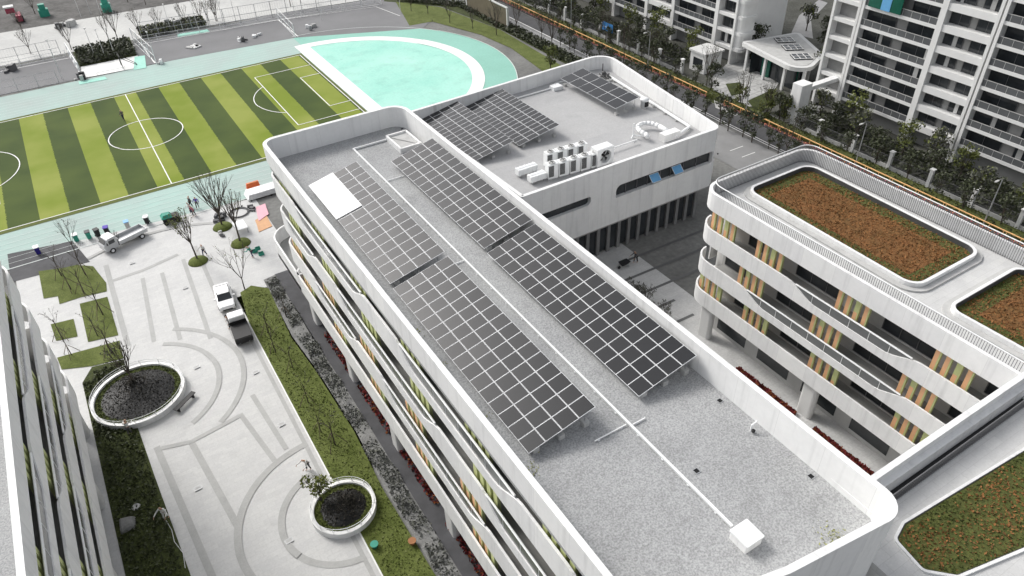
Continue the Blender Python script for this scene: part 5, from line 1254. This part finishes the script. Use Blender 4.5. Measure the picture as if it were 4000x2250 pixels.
person('person in white spraying water on the shaded lawn', -6.0, 45.4, 2.6, WCLO, WCLO, BLACK, .25, ((.5,.5),(.5,.5)), .16)
person('person in a white shirt bending near the smaller ring planter and yellow green tree', *P(1208,1835), 2.0, WCLO, GREYC, BLACK, .5, ((.5,.4),(.5,.4)), .12)
person('person in teal squatting height at the crates by the school corner', 10.4, 77.6, 1.0, TEAL, NAVY, BLACK, .6, ((.5,.3),(.5,.3)), .1)
person('person in dark clothes with a pale top standing alone on the football pitch', *P(485,470), .5, GREYC, NAVY, BLACK, .1)
person('person in dark clothes standing by the pickup truck door', *P(905,1285), 1.6, GREYC, BLACK, BLACK, .15)
person('person in a red jacket near the leafy plaza tree', *P(762,845), 2.0, mat('red_cloth', (.45,.14,.18), .8, .08, 4), GREYC, BLACK, .3)
print('objects', len(bpy.data.objects))

# grey low shrubs along the gravel path, and clutter behind the courts
m = MB(); random.seed(31)
for i in range(7500):
    y = random.uniform(22, 72); x = random.uniform(10.05, 11.4)+.12*math.sin(y)
    if math.sin(y*1.1)+math.sin(y*.37)+random.gauss(0,.4) < -1.0: continue
    m.leaf((x, y, random.uniform(.06,.42)*(.6+.4*math.sin(y*2.3))), random.uniform(.10,.24), 0 if random.random() < .7 else 1, .2)
obj('silver_ground_cover', m, [mat('leaf_silver', (.16,.165,.15), .8, .3, 2), LEAFC], None, 'stuff')
cs = Stamp(bare_tree('court_tree', 'thin bare tree on the strip behind the sports courts', 5.0, 6, 60, LEAFC, 'thin trees behind the sports courts', 1.4, r=.08))
for (x, y) in ((-22,170),(-14,171.5),(-6,172),(14,169.5),(18,170),(23,169.8),(28,170.5),(-30,199),(-18,199),(-3,200),(16,196),(24,193),(36,192),(44,189),(66,150),(68,146),(69,138),(71,132),(73,126)): cs(x, y, 0, random.uniform(0, 6), sc=random.uniform(.8, 1.15))
ap = [o for o in bpy.data.objects if o.name == 'apartment_block'][0]
ya, za = PX(3450, 20, 96.6); yb_, zb_ = PX(3372, -40, 96.6)
m = MB(); m.box(96.45,96.6,58.6,63.6,za-.6,za+1.7); o = obj('netting', m, TEALG, ap); o['label'] = 'teal netting hung over a balcony'
m = MB(); m.box(96.40,96.449,60.2,61.6,za-.6,za+1.5); obj('blue_sheet', m, SKYB, o)

# more posts, trees and roadside bushes where the photograph is busy
fence_run([(14,166.9),(40,164.2),(62,160.3)], 3.4, 'tall fence of thin grey posts behind the long low white fence', 3.2, STEEL, .06)
fence_run([(-44,168.6),(-1,167.4)], 3.0, 'tall thin fence of grey posts behind the left sports court', 3.6, STEEL, .05)
fence_run([(-42,153.0),(-3,151.6)], 2.4, 'grey mesh fence between the left court and the running track', 3.2, STEEL, .04)
random.seed(41)
for i in range(16): cs(random.uniform(-34, 58), random.choice((169.4, 170.6, 186.5+random.uniform(0,6))), 0, random.uniform(0, 6), sc=random.uniform(.9, 1.3))
rb = Stamp(leafy_tree('roadside_bush', 'low dark bushy tree at the edge of the road', 3.6, 1.3, 420, [LEAFA, LEAFC], .8, 'bushes along the road edges', .8, .26, 10))
for i in range(24): rb(random.uniform(79.2, 80.2), 58+i*2.4+random.uniform(-.6,.6), 0, random.uniform(0, 6), sc=random.uniform(.7, 1.15))
for i in range(26):
    y = 24+i*4.4+random.uniform(-.8,.8)
    if 71 < y < 81: continue
    rb(random.uniform(86.2, 87.6), y, 0, random.uniform(0, 6), sc=random.uniform(.8, 1.25))
dr = proto('roof_drain', 'small dark drain grate on the long roof beside a parapet', 'drain', 'drain grates on the long roof')
m = MB(); p_ = [(-.17,-.17),(.17,-.17),(.17,.17),(-.17,.17)]; m.ring(p_, inset(p_, .04), 0, .03); obj('grate_frame', m, STEEL, dr)
m = MB(); m.box(-.129,.129,-.129,.129,0,.012)
for k in range(4): m.box(-.128,.128,-.1+k*.06,-.08+k*.06,.0121,.024)
obj('grate', m, BLACK, dr); dr = Stamp(dr)
for (x, y) in ((12.9,14),(12.9,20),(12.9,60),(25.3,13),(25.2,19.5),(20.6,16.5),(25.3,62.9)): dr(x, y, 18.15)

# bare grey shrubs and steps in the inner yard
ys_ = Stamp(bare_tree('yard_shrub', 'bare grey twiggy shrub in the inner yard', 2.2, 9, 60, LEAFC, 'bare shrubs in the inner yard', .3, r=.04))
random.seed(51)
for i in range(11): ys_(random.uniform(41.0, 43.3), random.uniform(37.5, 48.0), .03, random.uniform(0, 6), sc=random.uniform(.7, 1.2))
m = MB()
for k in range(3): m.box(27.0, 43.2, 51.2-k*.42, 51.6-k*.42-.002, .03, .36-k*.11)
tag(obj('yard_steps', m, CONC), 'shallow concrete steps crossing the yard before the hall', 'steps')
heap('material_pile', 2.0, 186.5, 2.0, 9, [DARKW, GREYW, CONC], 'grey heap of site material on the concrete road edge', 'material pile', 1.4, .9)
heap('material_pile', 20.5, 171.5, 2.2, 10, [DARKW, OFFW, GREYW], 'mixed dark and pale stores behind the middle court', 'material pile', 1.6, .8)
heap('material_pile', -10.5, 164.0, 1.3, 5, [DARKW, BLACK], 'dark equipment at the back of the left court', 'material pile', 1.5, .7)

p_ = [(-.3,-.2),(.3,-.2),(.3,.2),(-.3,.2)]
gd = proto('drain_cover', 'small grey drain cover set in the pale plaza paving', 'drain cover', 'drain covers in the plaza')
m = MB(); m.ring(p_, inset(p_, .04), 0, .02); obj('cover_frame', m, STEEL, gd); m = MB(); m.box(-.259,.259,-.159,.159,0,.012); obj('cover_plate', m, CONC, gd); gd = Stamp(gd)
for (x, y) in ((0.2,62),(4.9,50),(-3.2,47),(1.6,38),(4.9,58),(-2.0,84.6),(2.2,76),(-.5,33)): gd(x, y, .10, .1)
